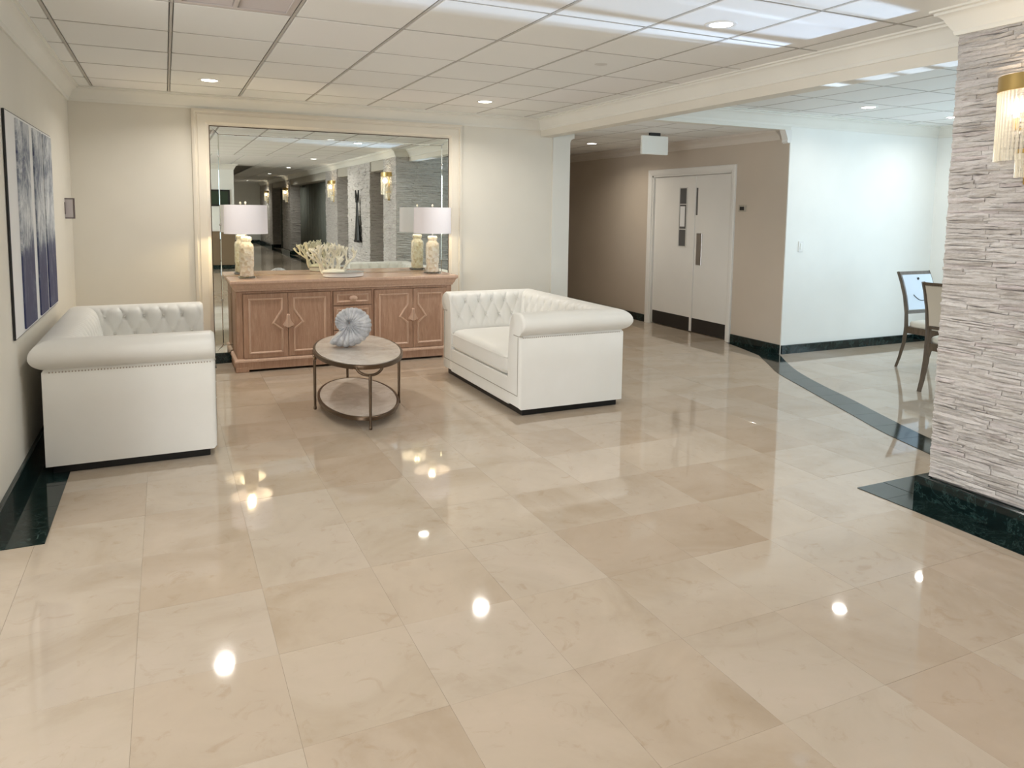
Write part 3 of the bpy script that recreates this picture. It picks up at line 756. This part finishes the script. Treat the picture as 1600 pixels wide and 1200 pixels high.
# ---------------------------------------------------------------- sofas
SW, SD = 1.64, .89
def arm_profile():
    p = [(0, .05), (0, .20), (0, .40), (0, .590), (.008, .598), (.010, .604)]
    for k in range(13):
        a = R_(238 - k*(148/12)); p.append((.05 + .105*math.cos(a), .683 + .084*math.sin(a)))
    p += [(.085, .7665), (.115, .762), (.14, .750), (.158, .733), (.170, .712), (.178, .69), (.184, .665), (.189, .64), (.194, .61), (.199, .58), (.203, .55), (.207, .52), (.211, .48), (.215, .42), (.215, .26), (.215, .052)]
    return p
AP = arm_profile()
def densify(P):
    out = []
    for a, b in zip(P, P[1:]):
        out.append(a)
        if a[0] >= .08 and a[1] > .44: out.append(((a[0]+b[0])/2, (a[1]+b[1])/2))
    return out + [P[-1]]
AP = densify(AP)
TS, ZU = .066, .69
def tuft(s, t, z):
    """outward puff of the tufted leather as a function of run s and profile"""
    if t < .11 or z < .44: return 0
    a = s/TS; b = (ZU-z)/.125
    f = abs(math.cos(PI*(a+b)/2)*math.cos(PI*(a-b)/2))
    fade = min(1, max(0, (t-.11)/.045)) * min(1, max(0, (z-.44)/.06))
    # nearest button
    d = 9
    for row in (0, 1):
        k = round((a-1+row)/2)*2+1-row
        d = min(d, math.hypot((a-k)*TS, (b-row)*.125))
    return (-.010 + .022*(f**.35))*fade - .016*math.exp(-(d/.016)**2)
def make_sofa(name, label, loc, rz):
    t = thing(name, label, 'sofa', loc, rz, 'white tufted loveseats')
    yb = SD/2
    def seg(kind, sgn=0):
        m = MB(); nv = len(AP)
        if kind == 'back': nu = 181; L = SW
        else: nu = 99; L = SD
        def P(i, j):
            tt, z = AP[j]; u = i/(nu-1)
            if kind == 'back':
                x = (-SW/2+tt) + u*(SW-2*tt); s = x
                o = tuft(s, tt, z)*min(1, min(u, 1-u)*SW/.06); return Vector((x, yb-tt-o, z+o*.4))
            y0, y1 = -SD/2, yb-tt
            y = y0 + u*(y1-y0); s = y - yb + .02
            o = tuft(s, tt, z)*min(1, u*(y1-y0)/.05)*min(1, (1-u)*(y1-y0)/.06)
            e = 0
            if u < .0001: e = .010
            x = SW/2-tt-o
            # small rounding at the front edge
            if i == 0:
                x = SW/2 - (tt + (.07-tt)*.06); z = z + (.45-z)*.02
            return Vector((sgn*x, y, z+o*.4))
        m.grid(P, nu, nv)
        if kind != 'back':
            # front cap
            k0 = [P(0, j) for j in range(nv)]; c = [Vector((sgn*(SW/2-(tt+(.09-tt)*.10)), -SD/2-.008, z+(.45-z)*.04)) for tt, z in AP]
            m.add(k0+c, [(j, j+1, nv+j+1, nv+j) for j in range(nv-1)] + [tuple(range(nv, 2*nv))])
        return m
    seg('back').obj('backrest', M_leather, t, smooth=60)
    for s in (-1, 1):
        a = seg('arm', s).obj('armrest', M_leather, t, smooth=60)
        # piping and nailheads below the roll
    but = MB().lathe([(0, 0), (.009, .001), (.010, .004), (.007, .008), (0, .009)], 10).mesh('button', M_leather, 60)
    def put(x, y, z, dirv):
        o = inst('button', but, t, (x, y, z)); o.rotation_euler = Vector(dirv).to_track_quat('Z', 'Y').to_euler()
    def prof_at(b):
        z0 = ZU-b*.125
        L_ = [(tt, z) for tt, z in AP if tt >= .11]
        for (a, b_) in zip(L_, L_[1:]):
            if a[1] >= z0 >= b_[1]:
                u = (a[1]-z0)/(a[1]-b_[1]); return a[0]+(b_[0]-a[0])*u, z0
    for row in (0, 1):
        tt, z = prof_at(row)
        for k in range(-12, 13):
            a = (2*k + 1 - row) if True else 0
            x = a*TS
            if abs(x) < SW/2-tt-.02: put(x, yb-tt+.018, z, (0, -1, .3 if row == 0 else .05))
            y = a*TS + yb - .02
            if -SD/2+.05 < y < yb-tt-.03:
                for s in (-1, 1): put(s*(SW/2-tt+.018), y, z, (-s, 0, .45 if row == 0 else .1))
    # nailhead trim under the roll, both arms and the back
    for s in (-1, 1):
        m = MB(); n = int((SD-.04)/.016)
        for k in range(n):
            m.lathe([(.0048, 0), (.0035, .0025), (0, .0035)], 6)
            for q in range(len(m.v)-13, len(m.v)): pass
        m = MB()
        for k in range(n):
            y = -SD/2+.02+k*.016; b_ = MB().lathe([(.0056, 0), (.004, .003), (.0005, .0042)], 6).xf(Matrix.Translation((s*(SW/2-.003), y, .588)) @ Matrix.Rotation(s*PI/2, 4, 'Y')); m.add(b_.v, b_.f)
        stuff(m.obj('nailhead_trim', M_nail, t))
    m = MB()
    for k in range(int((SW-.04)/.016)):
        b_ = MB().lathe([(.0056, 0), (.004, .003), (.0005, .0042)], 6).xf(Matrix.Translation((-SW/2+.02+k*.016, SD/2-.003, .588)) @ Matrix.Rotation(-PI/2, 4, 'X')); m.add(b_.v, b_.f)
    stuff(m.obj('nailhead_trim', M_nail, t))
    # base rail, front face
    MB().cbox(-SW/2+.20, SW/2-.20, -SD/2-.006, SD/2-.15, .05, .262, .008).obj('front_rail', M_leather, t)
    # seams on the front
    m = MB(); y = -SD/2-.0085; x = SW/2-.028
    m.tube([(-x, y, .59), (-x, y, .150), (x, y, .150), (x, y, .59)], .0032, 6)
    m.obj('piping', M_seam, t)
    for s in (-1, 1): MB().tube([(s*(SW/2+.045), y+.004, .606), (s*(SW/2-.02), y-.002, .598), (s*(SW/2-.10), y-.002, .60)], .003, 6).obj('piping', M_seam, t)
    # cushion
    a, b_, c_ = SW/2-.206, (SD-.20)/2+.012, .098
    def sp(v, e): return math.copysign(abs(v)**e, v)
    nu, nv = 72, 28
    def P(i, j):
        th = 2*PI*i/nu; ph = -PI/2 + PI*j/(nv-1)
        cx_, cy_, cz_ = sp(math.cos(ph), .22)*sp(math.cos(th), .14), sp(math.cos(ph), .22)*sp(math.sin(th), .16), sp(math.sin(ph), .45)
        cr = (1-min(1, abs(cx_))**3)*(1-min(1, abs(cy_))**3)
        return Vector((a*cx_, b_*cy_ - .105 + .0, .352 + c_*cz_ + (.022*cr if cz_ > 0 else 0)))
    MB().grid(P, nu, nv, wrapu=True).obj('seat_cushion', M_leather, t, smooth=60)
    m = MB()
    for zz in (.30, .405): 
        m.tube([(-a+.01, -SD/2-.0165+.012, zz), (-a+.05, -SD/2-.022+.0, zz), (a-.05, -SD/2-.022, zz), (a-.01, -SD/2-.0165+.012, zz)], .0035, 6)
    m.obj('cushion_piping', M_leather, t)
    MB().cbox(-SW/2+.03, SW/2-.03, -SD/2+.03, SD/2-.03, 0, .052, .003).obj('plinth', M_black, t)
    return t
make_sofa('loveseat', 'white tufted leather loveseat against the left wall, under the blue picture', (-.205, 5.575, 0), PI/2)
make_sofa('loveseat', 'white tufted leather loveseat right of the oval table, back to the hall', (2.775, 5.625, 0), -PI/2)

# ---------------------------------------------------------------- oval coffee table
TA, TB = .322, .655
ct = thing('coffee_table', 'oval two-tier coffee table with stone tops and bronze legs', 'table', (1.307, 5.568, 0), -.1)
def oval(name, prof, mt, n=72, sm=35):
    m = MB(); nv = len(prof)
    m.grid(lambda i, j: ((TA+prof[j][0])*math.cos(2*PI*i/n), (TB+prof[j][0])*math.sin(2*PI*i/n), prof[j][1]), n, nv, wrapu=True)
    if name != 'rim' and name != 'shelf_rim': m.f += [tuple(i*nv for i in range(n))[::-1], tuple(i*nv+nv-1 for i in range(n))]
    else: m.f += [(i*nv+nv-1, ((i+1) % n)*nv+nv-1, ((i+1) % n)*nv, i*nv) for i in range(n)]
    m.obj(name, mt, ct, smooth=sm)
oval('top', [(-.012, .432), (-.012, .457), (-.015, .460)], M_stonetop)
oval('rim', [(-.014, .425), (.004, .425), (.006, .430), (.006, .452), (.003, .456), (-.011, .456)], M_bronze)
k_ = -.03
oval('shelf', [(k_-.012, .070), (k_-.012, .083), (k_-.014, .085)], M_stonetop)
oval('shelf_rim', [(k_-.014, .058), (k_+.004, .058), (k_+.007, .062), (k_+.007, .082), (k_+.004, .086), (k_-.011, .086)], M_bronze)
for a in (-90, 0, 90, 180):
    th = R_(a); ex, ey = math.cos(th), math.sin(th); px_, py_ = (TA-.002)*ex, (TB-.002)*ey; tx_, ty_ = -ey, ex
    lg = MB().tube([(px_, py_, .385), (px_, py_, .20), (px_, py_, .02)], [.0115, .0105, .009], 10).lathe([(0, 0), (.010, 0), (.013, .008), (.011, .022), (.008, .026)], 12, c=(px_, py_, 0)).obj('leg', M_bronze, ct, smooth=40)
    pts = []
    for q in range(13):
        al = PI + PI*q/12; u = .092*math.cos(al); dz = .075*math.sin(al)
        # follow the rim inwards
        nx, ny = (TA-.002)*math.cos(th + (u/(TB if abs(ex) > .5 else TA))), (TB-.002)*math.sin(th + (u/(TB if abs(ex) > .5 else TA)))
        pts.append((nx, ny, .443+dz*.8))
    MB().tube(pts, .010, 8).obj('hoop', M_bronze, lg, smooth=50)

# ammonite-like shell on the table
M_shell = mat('grey_blue_shell', (.5, .52, .55), .42, spec=.5)
m = M_shell; v = coords(m, 'Object')
lk(m, ramp(m, noise_t(m, v, 14, 5, .65, .6), [(.3, (.30, .31, .33)), (.5, (.52, .53, .56)), (.7, (.70, .70, .70))]), B(m).inputs['Base Color'])
bump(m, noise_t(m, v, 60, 4), .2, .004)
sh = MB(); NT, NS = 460, 22; turns = 2.6
g = math.log(2.35)/(2*PI)
def shellP(i, j):
    th = -turns*2*PI*(1-i/(NT-1)); k = math.exp(g*th)
    a = 2*PI*j/NS; rib = 1 + .13*(abs(math.sin(th*12))**.7) - .07
    rp, rt = .112*k, .088*k*rib
    if i == NT-1: rt *= .80
    ang = -th - 2.35
    r = rp + rt*math.cos(a)*1.0
    return Vector((1.12*r*math.cos(ang), rt*1.15*math.sin(a), r*math.sin(ang)))
sh.grid(shellP, NT, NS, wrapv=True)
sh.f += [tuple(j for j in range(NS)), tuple((NT-1)*NS+j for j in range(NS))[::-1]]
# inner lip
s_ob = sh.obj('shell', M_shell, None, smooth=70, loc=(1.255, 5.60, 0.46+.176), rz=-.25)
s_ob.location.z = .4605 - min(q.co.z for q in s_ob.data.vertices)
tag(s_ob, 'grey-blue ribbed spiral shell ornament standing on the oval table', 'shell')

# ---------------------------------------------------------------- picture, wall box
M_art = mat('blue_tree_print', (.5, .5, .6), .6)
m = M_art; tc = nd(m, 'ShaderNodeTexCoord'); sp_ = nd(m, 'ShaderNodeSeparateXYZ'); lk(m, tc.outputs['Generated'], sp_.inputs[0])
gw = nd(m, 'ShaderNodeNewGeometry'); mp = nd(m, 'ShaderNodeMapping'); mp.inputs['Scale'].default_value = (1, 1, .75); lk(m, gw.outputs['Position'], mp.inputs[0]); v = mp.outputs[0]
na = noise_t(m, v, 3.6, 9, .72, 1.2); nb = noise_t(m, v, 17, 6, .7, .8)
zb_ = ramp(m, sp_.outputs['Z'], [(0, (0, 0, 0)), (.32, (.08,)*3), (.40, (.50,)*3), (.55, (.74,)*3), (.78, (.48,)*3), (1, (.62,)*3)])
mm = nd(m, 'ShaderNodeMath', operation='MULTIPLY_ADD'); lk(m, na, mm.inputs[0]); mm.inputs[1].default_value = 1.9; mm.inputs[2].default_value = -.95
m2 = nd(m, 'ShaderNodeMath', operation='ADD'); lk(m, mm.outputs[0], m2.inputs[0]); sc_ = nd(m, 'ShaderNodeSeparateColor'); lk(m, zb_, sc_.inputs[0]); lk(m, sc_.outputs[0], m2.inputs[1])
m3 = nd(m, 'ShaderNodeMath', operation='MULTIPLY_ADD'); lk(m, nb, m3.inputs[0]); m3.inputs[1].default_value = .7; m3.inputs[2].default_value = -.35
m4 = nd(m, 'ShaderNodeMath', operation='ADD'); lk(m, m2.outputs[0], m4.inputs[0]); lk(m, m3.outputs[0], m4.inputs[1])
lk(m, ramp(m, m4.outputs[0], [(.0, (.035, .042, .12)), (.28, (.075, .09, .17)), (.45, (.22, .25, .31)), (.62, (.46, .49, .53)), (.85, (.72, .74, .76))]), B(m).inputs['Base Color'])
pc = thing('picture', 'blue and grey three-panel tree picture in a thin black frame on the left wall', 'picture', (XL, 5.49, 0))
y0, y1, z0, z1 = 4.63-5.49, 6.31-5.49, .81, 2.005
MB().cbox(.002, .014, y0-.01, y1+.01, z0-.01, z1+.01, .002).obj('frame', M_dark, pc)
MB().box(.0135, .0150, y0-.004, y1+.004, z0-.004, z1+.004).obj('mat_board', M_mat, pc)
for a, b_ in ((4.89, 5.30), (5.47, 5.79), (5.88, 6.26)):
    MB().box(.0152, .024, a-5.49, b_-5.49, z0+.012, z1-.012).obj('canvas_panel', M_art, pc)
wb = thing('wall_box', 'small grey framed box fixed high on the left wall near the corner', 'wall fixture', (XL, 7.14, 1.495))
M_frost = mat('frosted_grey', (.52, .48, .49), .4)
MB().cbox(.0, .062, -.008, .008, -.078, .078, .003).obj('panel', M_frost, wb)
MB().cbox(-.0, .072, -.011, .011, .074, .084, .002).cbox(0, .072, -.011, .011, -.086, -.076, .002).cbox(.062, .072, -.011, .011, -.078, .078, .002).cbox(.0, .006, -.03, .03, -.05, .05, .002).obj('rim', mat('box_rim', (.16, .13, .13), .4), wb)

# ---------------------------------------------------------------- double door in the hall
dc = MB(); cw = .075
pr = [(0, .0), (0, .022), (.012, .028), (.05, .024), (cw, .014), (cw, 0)]
def door_casing():
    P = [(DY0-cw+.0, 0), (DY0-cw, DZ+cw), (DY1+cw, DZ+cw), (DY1+cw, 0)]
    m = MB(); k = len(pr); vs = []
    for idx, (yy, zz) in enumerate(P):
        for o, h in pr:
            if idx in (0, 1): y_ = yy+o
            else: y_ = yy-o
            z_ = zz-o if idx in (1, 2) else zz
            vs.append((XD-h, y_, z_))
    fs = [(i*k+q, i*k+q+1, (i+1)*k+q+1, (i+1)*k+q) for i in range(3) for q in range(k-1)] + [tuple(range(k)), tuple(3*k+q for q in range(k))[::-1]]
    return m.add(vs, fs)
struct(door_casing().obj('trim_11', M_door))
jb = MB().box(XD-.001, XD+.14, DY0, DY0+.02, 0, DZ).box(XD-.001, XD+.14, DY1-.02, DY1, 0, DZ).box(XD-.001, XD+.14, DY0, DY1, DZ-.02, DZ)
struct(jb.obj('trim_12', M_door))
YG = 7.50
M_lite = mat('door_vision_glass', (.12, .12, .12), .08, spec=.8)
M_lite2 = mat('door_vision_frame', (.62, .61, .58), .4)
def hall_door(name, a, b_, kind):
    d = struct(MB().cbox(XD+.03, XD+.072, a+.003, b_-.003, .012, DZ-.023, .003).obj(name, M_door))
    MB().cbox(XD+.026, XD+.031, a+.02, b_-.02, .014, .185, .002).obj('kick_plate', M_kick, d)
    if kind == 'far':
        ya, yb2, za, zb2 = 7.655, 7.79, 1.09, 1.83
        MB().box(XD+.0285, XD+.0305, ya, yb2, za, zb2).obj('vision_panel', M_lite, d)
        f = MB().box(XD+.022, XD+.03, ya-.012, ya, za, zb2).box(XD+.022, XD+.03, yb2, yb2+.012, za, zb2).box(XD+.022, XD+.03, ya-.012, yb2+.012, zb2, zb2+.012).box(XD+.022, XD+.03, ya-.012, yb2+.012, za-.012, za)
        f.obj('vision_frame', M_lite2, d)
        for z_ in (1.30, 1.62): MB().box(XD+.024, XD+.029, ya, yb2, z_, z_+.012).obj('glazing_bar', M_lite2, d)
        MB().box(XD+.0255, XD+.0285, ya+.03, yb2-.01, 1.34, 1.60).obj('pale_sheet', M_mat, d)  # pale sheet over part of the vision glass
    else:
        MB().cbox(XD+.022, XD+.031, 7.335, 7.435, .865, 1.265, .002).obj('push_plate', M_chrome, d)
        MB().box(XD+.0285, XD+.0305, 7.438, 7.468, 1.49, 1.83).obj('vision_panel', M_lite, d)
    return d
hall_door('door_1', YG, DY1-.02, 'far'); hall_door('door_2', DY0+.02, YG, 'near')
struct(MB().cbox(XD+.018, XD+.03, YG-.022, YG+.022, .012, DZ-.03, .003).obj('trim_13', M_door))
struct(MB().box(XD+.075, XD+.13, DY0+.02, DY1-.02, 0, DZ-.02).obj('wall_behind_door', M_dark))

th_ = thing('thermostat', 'small dark thermostat on the hall wall right of the double door', 'thermostat', (XD, 6.60, 1.575))
MB().cbox(-.022, 0, -.055, .055, -.038, .038, .004).obj('housing', mat('thermostat_body', (.42, .38, .31), .4), th_)
MB().cbox(-.026, -.021, -.042, .030, -.022, .020, .002).obj('display', M_dark, th_)
sw_ = thing('light_switch', 'white rocker light switch on the white dining wall near the corner', 'switch', (6.235, YW-.012, 1.17))
MB().cbox(-.036, .036, -.008, 0, -.058, .058, .003).obj('plate', M_metalw, sw_)
MB().cbox(-.016, .016, -.013, -.007, -.034, .034, .002).obj('rocker', M_white, sw_)

ex = thing('exit_sign', 'blank white back of a hanging exit sign under the hall ceiling', 'sign', (5.08, 7.05, HH))
MB().cbox(-.18, .18, -.02, .02, -.245, -.035, .006).obj('housing', mat('exit_sign_plastic', (.90, .92, .88), .4), ex)
MB().cbox(-.07, .07, -.02, .02, -.036, -.0, .003).obj('canopy', M_dark, ex)
ex.rotation_euler = (0, 0, .0)

# ---------------------------------------------------------------- downlights
def downlight(x, y, z, label, power, col=(1, .95, .88), r=.062, spread=150, lens=None):
    t = thing('downlight', label, 'ceiling light', (x, y, z), 0, 'recessed ceiling downlights')
    MB().lathe([(r, .002), (r, -.004), (r+.010, -.008), (r+.024, -.006), (r+.026, .0)], 32).obj('trim_ring', M_metalw, t, smooth=50)
    MB().lathe([(0, -.0045), (r, -.0045), (r, 0), (0, 0)], 32).obj('lens', lens or M_lamp_on, t)
    d = bpy.data.lights.new('downlight_lamp', 'AREA'); d.shape = 'DISK'; d.size = r*2; d.energy = power; d.color = col; d.spread = R_(spread)
    o = bpy.data.objects.new('downlight_lamp', d); C.objects.link(o); o.parent = t; o.location = (0, 0, -.012); d.use_shadow = True
    o.visible_camera = True
PW = 11
downlight(.365, 6.72, H, 'ceiling downlight above the left end of the sideboard area', PW)
downlight(2.832, 6.70, H, 'ceiling downlight above the right end of the sideboard area', PW)
downlight(2.832, 3.34, H, 'ceiling downlight in the bluish streaked ceiling patch', PW)
downlight(.365, 3.34, H, 'ceiling downlight over the floor in front of the left loveseat', 7)
downlight(.365, 0, H, 'ceiling downlight nearest the viewer, over the foreground floor', 7)
downlight(2.9, -.94, H, 'nearest corridor downlight seen in the mirror', PW)
downlight(2.95, -4.8, H, 'second corridor downlight seen in the mirror', 8)
downlight(2.95, -8.7, H, 'third corridor downlight seen in the mirror', 12)
downlight(2.95, -15.5, H, 'farthest corridor downlight seen in the mirror', 16)
downlight(6.24, 5.17, H, 'dining room downlight above the white wall', 3.5, (1, .97, .92))
downlight(7.62, 5.25, H, 'dining room downlight by the stone pillar edge', 3.5, (1, .97, .92))
downlight(5.163, 8.56, HH, 'downlight in the low hall ceiling beyond the exit sign', 7, (1, .90, .75))
sk = MB().lathe([(0, -.006), (.035, -.006), (.045, -.003), (.048, 0)], 24).obj('sprinkler_cover', mat('sprinkler_white', (.66, .65, .62), .5), None, smooth=40, loc=(2.84, 4.61, H))
tag(sk, 'small round sprinkler cover in a ceiling tile between two downlights', 'sprinkler')

# air vent in the ceiling, top of the picture
vn = thing('air_vent', 'square metal air vent in the ceiling near the left downlight', 'vent', ((VENT[0]+VENT[1])/2, (VENT[2]+VENT[3])/2, H))
a, b_ = (VENT[1]-VENT[0])/2-.012, (VENT[3]-VENT[2])/2-.012
MB().box(-a, a, -b_, b_, .05, .055).obj('backing', M_dark, vn)
fr = MB().cbox(-a, a, -b_, -b_+.035, -.004, .03, .003).cbox(-a, a, b_-.035, b_, -.004, .03, .003).cbox(-a, -a+.035, -b_+.035, b_-.035, -.004, .03, .003).cbox(a-.035, a, -b_+.035, b_-.035, -.004, .03, .003)
fr.obj('frame', M_vent, vn)
MB().cbox(-.012, .012, -b_+.035, b_-.035, -.002, .03, .002).obj('divider', M_vent, vn)
for k in range(20):
    y = -b_+.055 + k*(2*b_-.11)/19
    for s in (-1, 1):
        o = MB().cbox(-(a-.05)/2, (a-.05)/2, -.014, .014, -.0015, .0015, .001).obj('louvre', M_vent, vn); o.location = (s*(a-.02)/2, y, .012); o.rotation_euler = (R_(40*(1 if k < 10 else -1)), 0, 0)

# ---------------------------------------------------------------- sconces
def sconce(y, label, power):
    t = thing('wall_sconce', label, 'sconce', (XP-.002, y, 1.95), 0, 'gold and crystal wall sconces')
    def half(r, z0, z1, th, name, mt):
        n = 25; m = MB(); pr_ = [(r, z0), (r, z1), (r-th, z1), (r-th, z0)]
        m.grid(lambda i, j: (-pr_[j][0]*.75*math.sin(PI*i/(n-1)), pr_[j][0]*math.cos(PI*i/(n-1)), pr_[j][1]), n, 4, wrapv=True)
        m.f += [(0, 1, 2, 3), tuple((n-1)*4+q for q in (3, 2, 1, 0))]
        m.obj(name, mt, t, smooth=40)
    MB().cbox(-.012, 0, -.06, .06, -.28, .20, .004).obj('back_plate', M_gold, t)
    half(.195, .16, .225, .004, 'upper_band', M_gold); half(.198, .152, .160, .008, 'upper_rim', M_bulb if False else M_gold)
    half(.10, -.135, -.115, .004, 'lower_band', M_gold)
    rod = MB().box(-.0045, .0045, -.0045, .0045, -.325, 0).mesh('crystal_rod', M_crystal)
    rod2 = MB().box(-.0045, .0045, -.0045, .0045, -.13, 0).mesh('crystal_rod', M_crystal)
    for k in range(27):
        a = PI*(k+.5)/27
        inst('crystal_rod', rod, t, (-.188*.75*math.sin(a), .188*math.cos(a), .155), (0, 0, a))
    for k in range(15):
        a = PI*(k+.5)/15
        inst('crystal_rod', rod2, t, (-.094*.75*math.sin(a), .094*math.cos(a), -.117), (0, 0, a))
    for s in (-1, 1):
        MB().lathe([(0, 0), (.012, .002), (.017, .03), (.013, .06), (.004, .085), (0, .09)], 14, c=(-.07, s*.075, .03)).obj('bulb', M_bulb, t, smooth=60)
        MB().lathe([(0, -.05), (.012, -.05), (.012, 0), (0, 0)], 12, c=(-.07, s*.075, .03)).obj('socket', M_gold, t, smooth=30)
    MB().box(-.075, -.005, -.08, .08, -.028, -.020).obj('arm', M_gold, t)
    d = bpy.data.lights.new('sconce_light', 'POINT'); d.energy = power; d.color = (1, .88, .72); d.shadow_soft_size = .05
    o = bpy.data.objects.new('sconce_light', d); C.objects.link(o); o.parent = t; o.location = (-.085, 0, .08)
sconce(2.11, 'gold and crystal sconce on the right foreground stone pillar', 2.2)
sconce(-2.75, 'second gold and crystal sconce along the corridor, seen in the mirror', 3.5)
sconce(-10.2, 'third sconce along the corridor, seen in the mirror', 3.5)
sconce(-15.2, 'farthest sconce by the corridor end, seen in the mirror', 3.5)

# dark figure sculpture on the second pillar
sc = thing('wall_sculpture', 'tall dark bronze wall sculpture on a corridor pillar, seen in the mirror', 'sculpture', (XP-.002, -.12, 0))
M_sculp = mat('dark_bronze', (.03, .03, .028), .4, metal=.5)
MB().tube([(-.06, 0, .86), (-.06, .02, 1.1), (-.06, 0, 1.4), (-.06, -.01, 1.62), (-.06, 0, 1.72)], [.13, .10, .06, .04, .05], 12, flat=(.4, 1.3)).obj('body', M_sculp, sc, smooth=60)
for s in (-1, 1): MB().tube([(-.06, 0, 1.66), (-.06, s*.07, 1.76), (-.06, s*.13, 1.90)], [.035, .025, .012], 8).obj('horn', M_sculp, sc, smooth=60)
MB().cbox(-.10, 0, -.16, .16, .82, .87, .01).obj('base', M_sculp, sc)
# things on the far lobby wall, seen in the mirror
pf = thing('dark_picture', 'wide dark picture on the lobby wall, seen at the left of the mirror', 'picture', (.95, -4.2, 1.74))
MB().cbox(-.5, .5, 0, .03, -.2, .2, .004).obj('frame', M_dark, pf)
MB().box(-.46, .46, .03, .033, -.16, .16).obj('canvas', mat('dark_print', (.03, .05, .03), .5), pf)

# ---------------------------------------------------------------- dining chairs
def make_chair(label, loc, rz, back_front):
    """local: seat centre at origin, front towards -Y"""
    t = thing('dining_chair', label, 'chair', loc, rz)
    hw_, yb_ = .225, .20
    def post(s):
        pts = [(s*(hw_+.005), yb_+.085, .0), (s*hw_, yb_+.055, .10), (s*hw_, yb_+.015, .26), (s*hw_, yb_, .42), (s*hw_, yb_+.008, .55), (s*hw_, yb_+.04, .72), (s*(hw_+.002), yb_+.085, .86), (s*(hw_+.004), yb_+.125, .955)]
        MB().tube(pts, [.016, .018, .022, .024, .022, .019, .017, .015], 4, flat=(1.25, .95)).obj('rear_leg', M_chairwood, t, smooth=30)
    def fl(s):
        MB().tube([(s*.215, -.235, 0), (s*.218, -.225, .2), (s*.222, -.215, .40)], [.014, .018, .024], 4, flat=(1.1, 1.1)).obj('front_leg', M_chairwood, t, smooth=30)
    for s in (-1, 1): post(s); fl(s)
    m = MB().cbox(-.235, .235, -.235, -.205, .355, .42).cbox(-.215, .215, yb_-.02, yb_+.01, .355, .42)
    m.cbox(-.235, -.205, -.22, yb_, .355, .42).cbox(.205, .235, -.22, yb_, .355, .42); m.obj('apron', M_chairwood, t)
    nu, nv = 40, 14
    def sp(v, e): return math.copysign(abs(v)**e, v)
    MB().grid(lambda i, j: (lambda th, ph: (.232*sp(math.cos(ph), .3)*sp(math.cos(th), .3), -.02+.215*sp(math.cos(ph), .3)*sp(math.sin(th), .3), .445+.04*sp(math.sin(ph), .6)))(2*PI*i/nu, -PI/2+PI*j/(nv-1)), nu, nv, wrapu=True).obj('seat', M_seatf, t, smooth=60)
    def yc(z): # back curve
        pts = [(.42, 0), (.55, .008), (.72, .04), (.86, .085), (.955, .125)]
        for (a, b) in zip(pts, pts[1:]):
            if z <= b[0]: return yb_ + a[1] + (b[1]-a[1])*(z-a[0])/(b[0]-a[0])
        return yb_+.125
    def panel(off0, off1, x, z0, z1, mt, name):
        n = 9; m = MB(); vs = []
        for k in range(n):
            z = z0+(z1-z0)*k/(n-1); y = yc(z)
            vs += [(-x, y+off0, z), (x, y+off0, z), (x, y+off1, z), (-x, y+off1, z)]
        fs = [(4*k+a, 4*k+(a+1) % 4, 4*k+4+(a+1) % 4, 4*k+4+a) for k in range(n-1) for a in range(4)] + [(0, 1, 2, 3), tuple(4*n-4+a for a in (3, 2, 1, 0))]
        return m.add(vs, fs).obj(name, mt, t, smooth=40)
    panel(-.024, -.004, .212, .585, .925, back_front, 'back_pad')
    panel(-.004, .014, .212, .56, .93, M_fabb, 'back_panel')
    panel(-.012, .014, .222, .925, .955, M_chairwood, 'top_rail'); panel(-.012, .014, .215, .545, .575, M_chairwood, 'lower_rail')
    MB().lathe([(0, 0), (.014, 0), (.011, .008), (0, .011)], 12).xf(Matrix.Translation((0, yc(.88)-.024, .885)) @ Matrix.Rotation(PI/2, 4, 'X')).obj('button', M_dark, t, smooth=60)
    pts = []
    for k in range(11):
        x = -.12 + .24*k/10; z = .70 + .06*(1-(x/.12)**2)*-1 + .03; pts.append((x, yc(z)-.026, z))
    MB().tube(pts, .004, 6).obj('pull_handle', M_dark, t)
    return t
make_chair('dining chair with daylight-tinted back pad facing the camera, by the white wall', (6.87, 4.72, 0), 0, M_fabday)
make_chair('dining chair partly behind the stone pillar, beige back panel towards the camera', (6.19, 4.00, 0), R_(97), M_fabday)
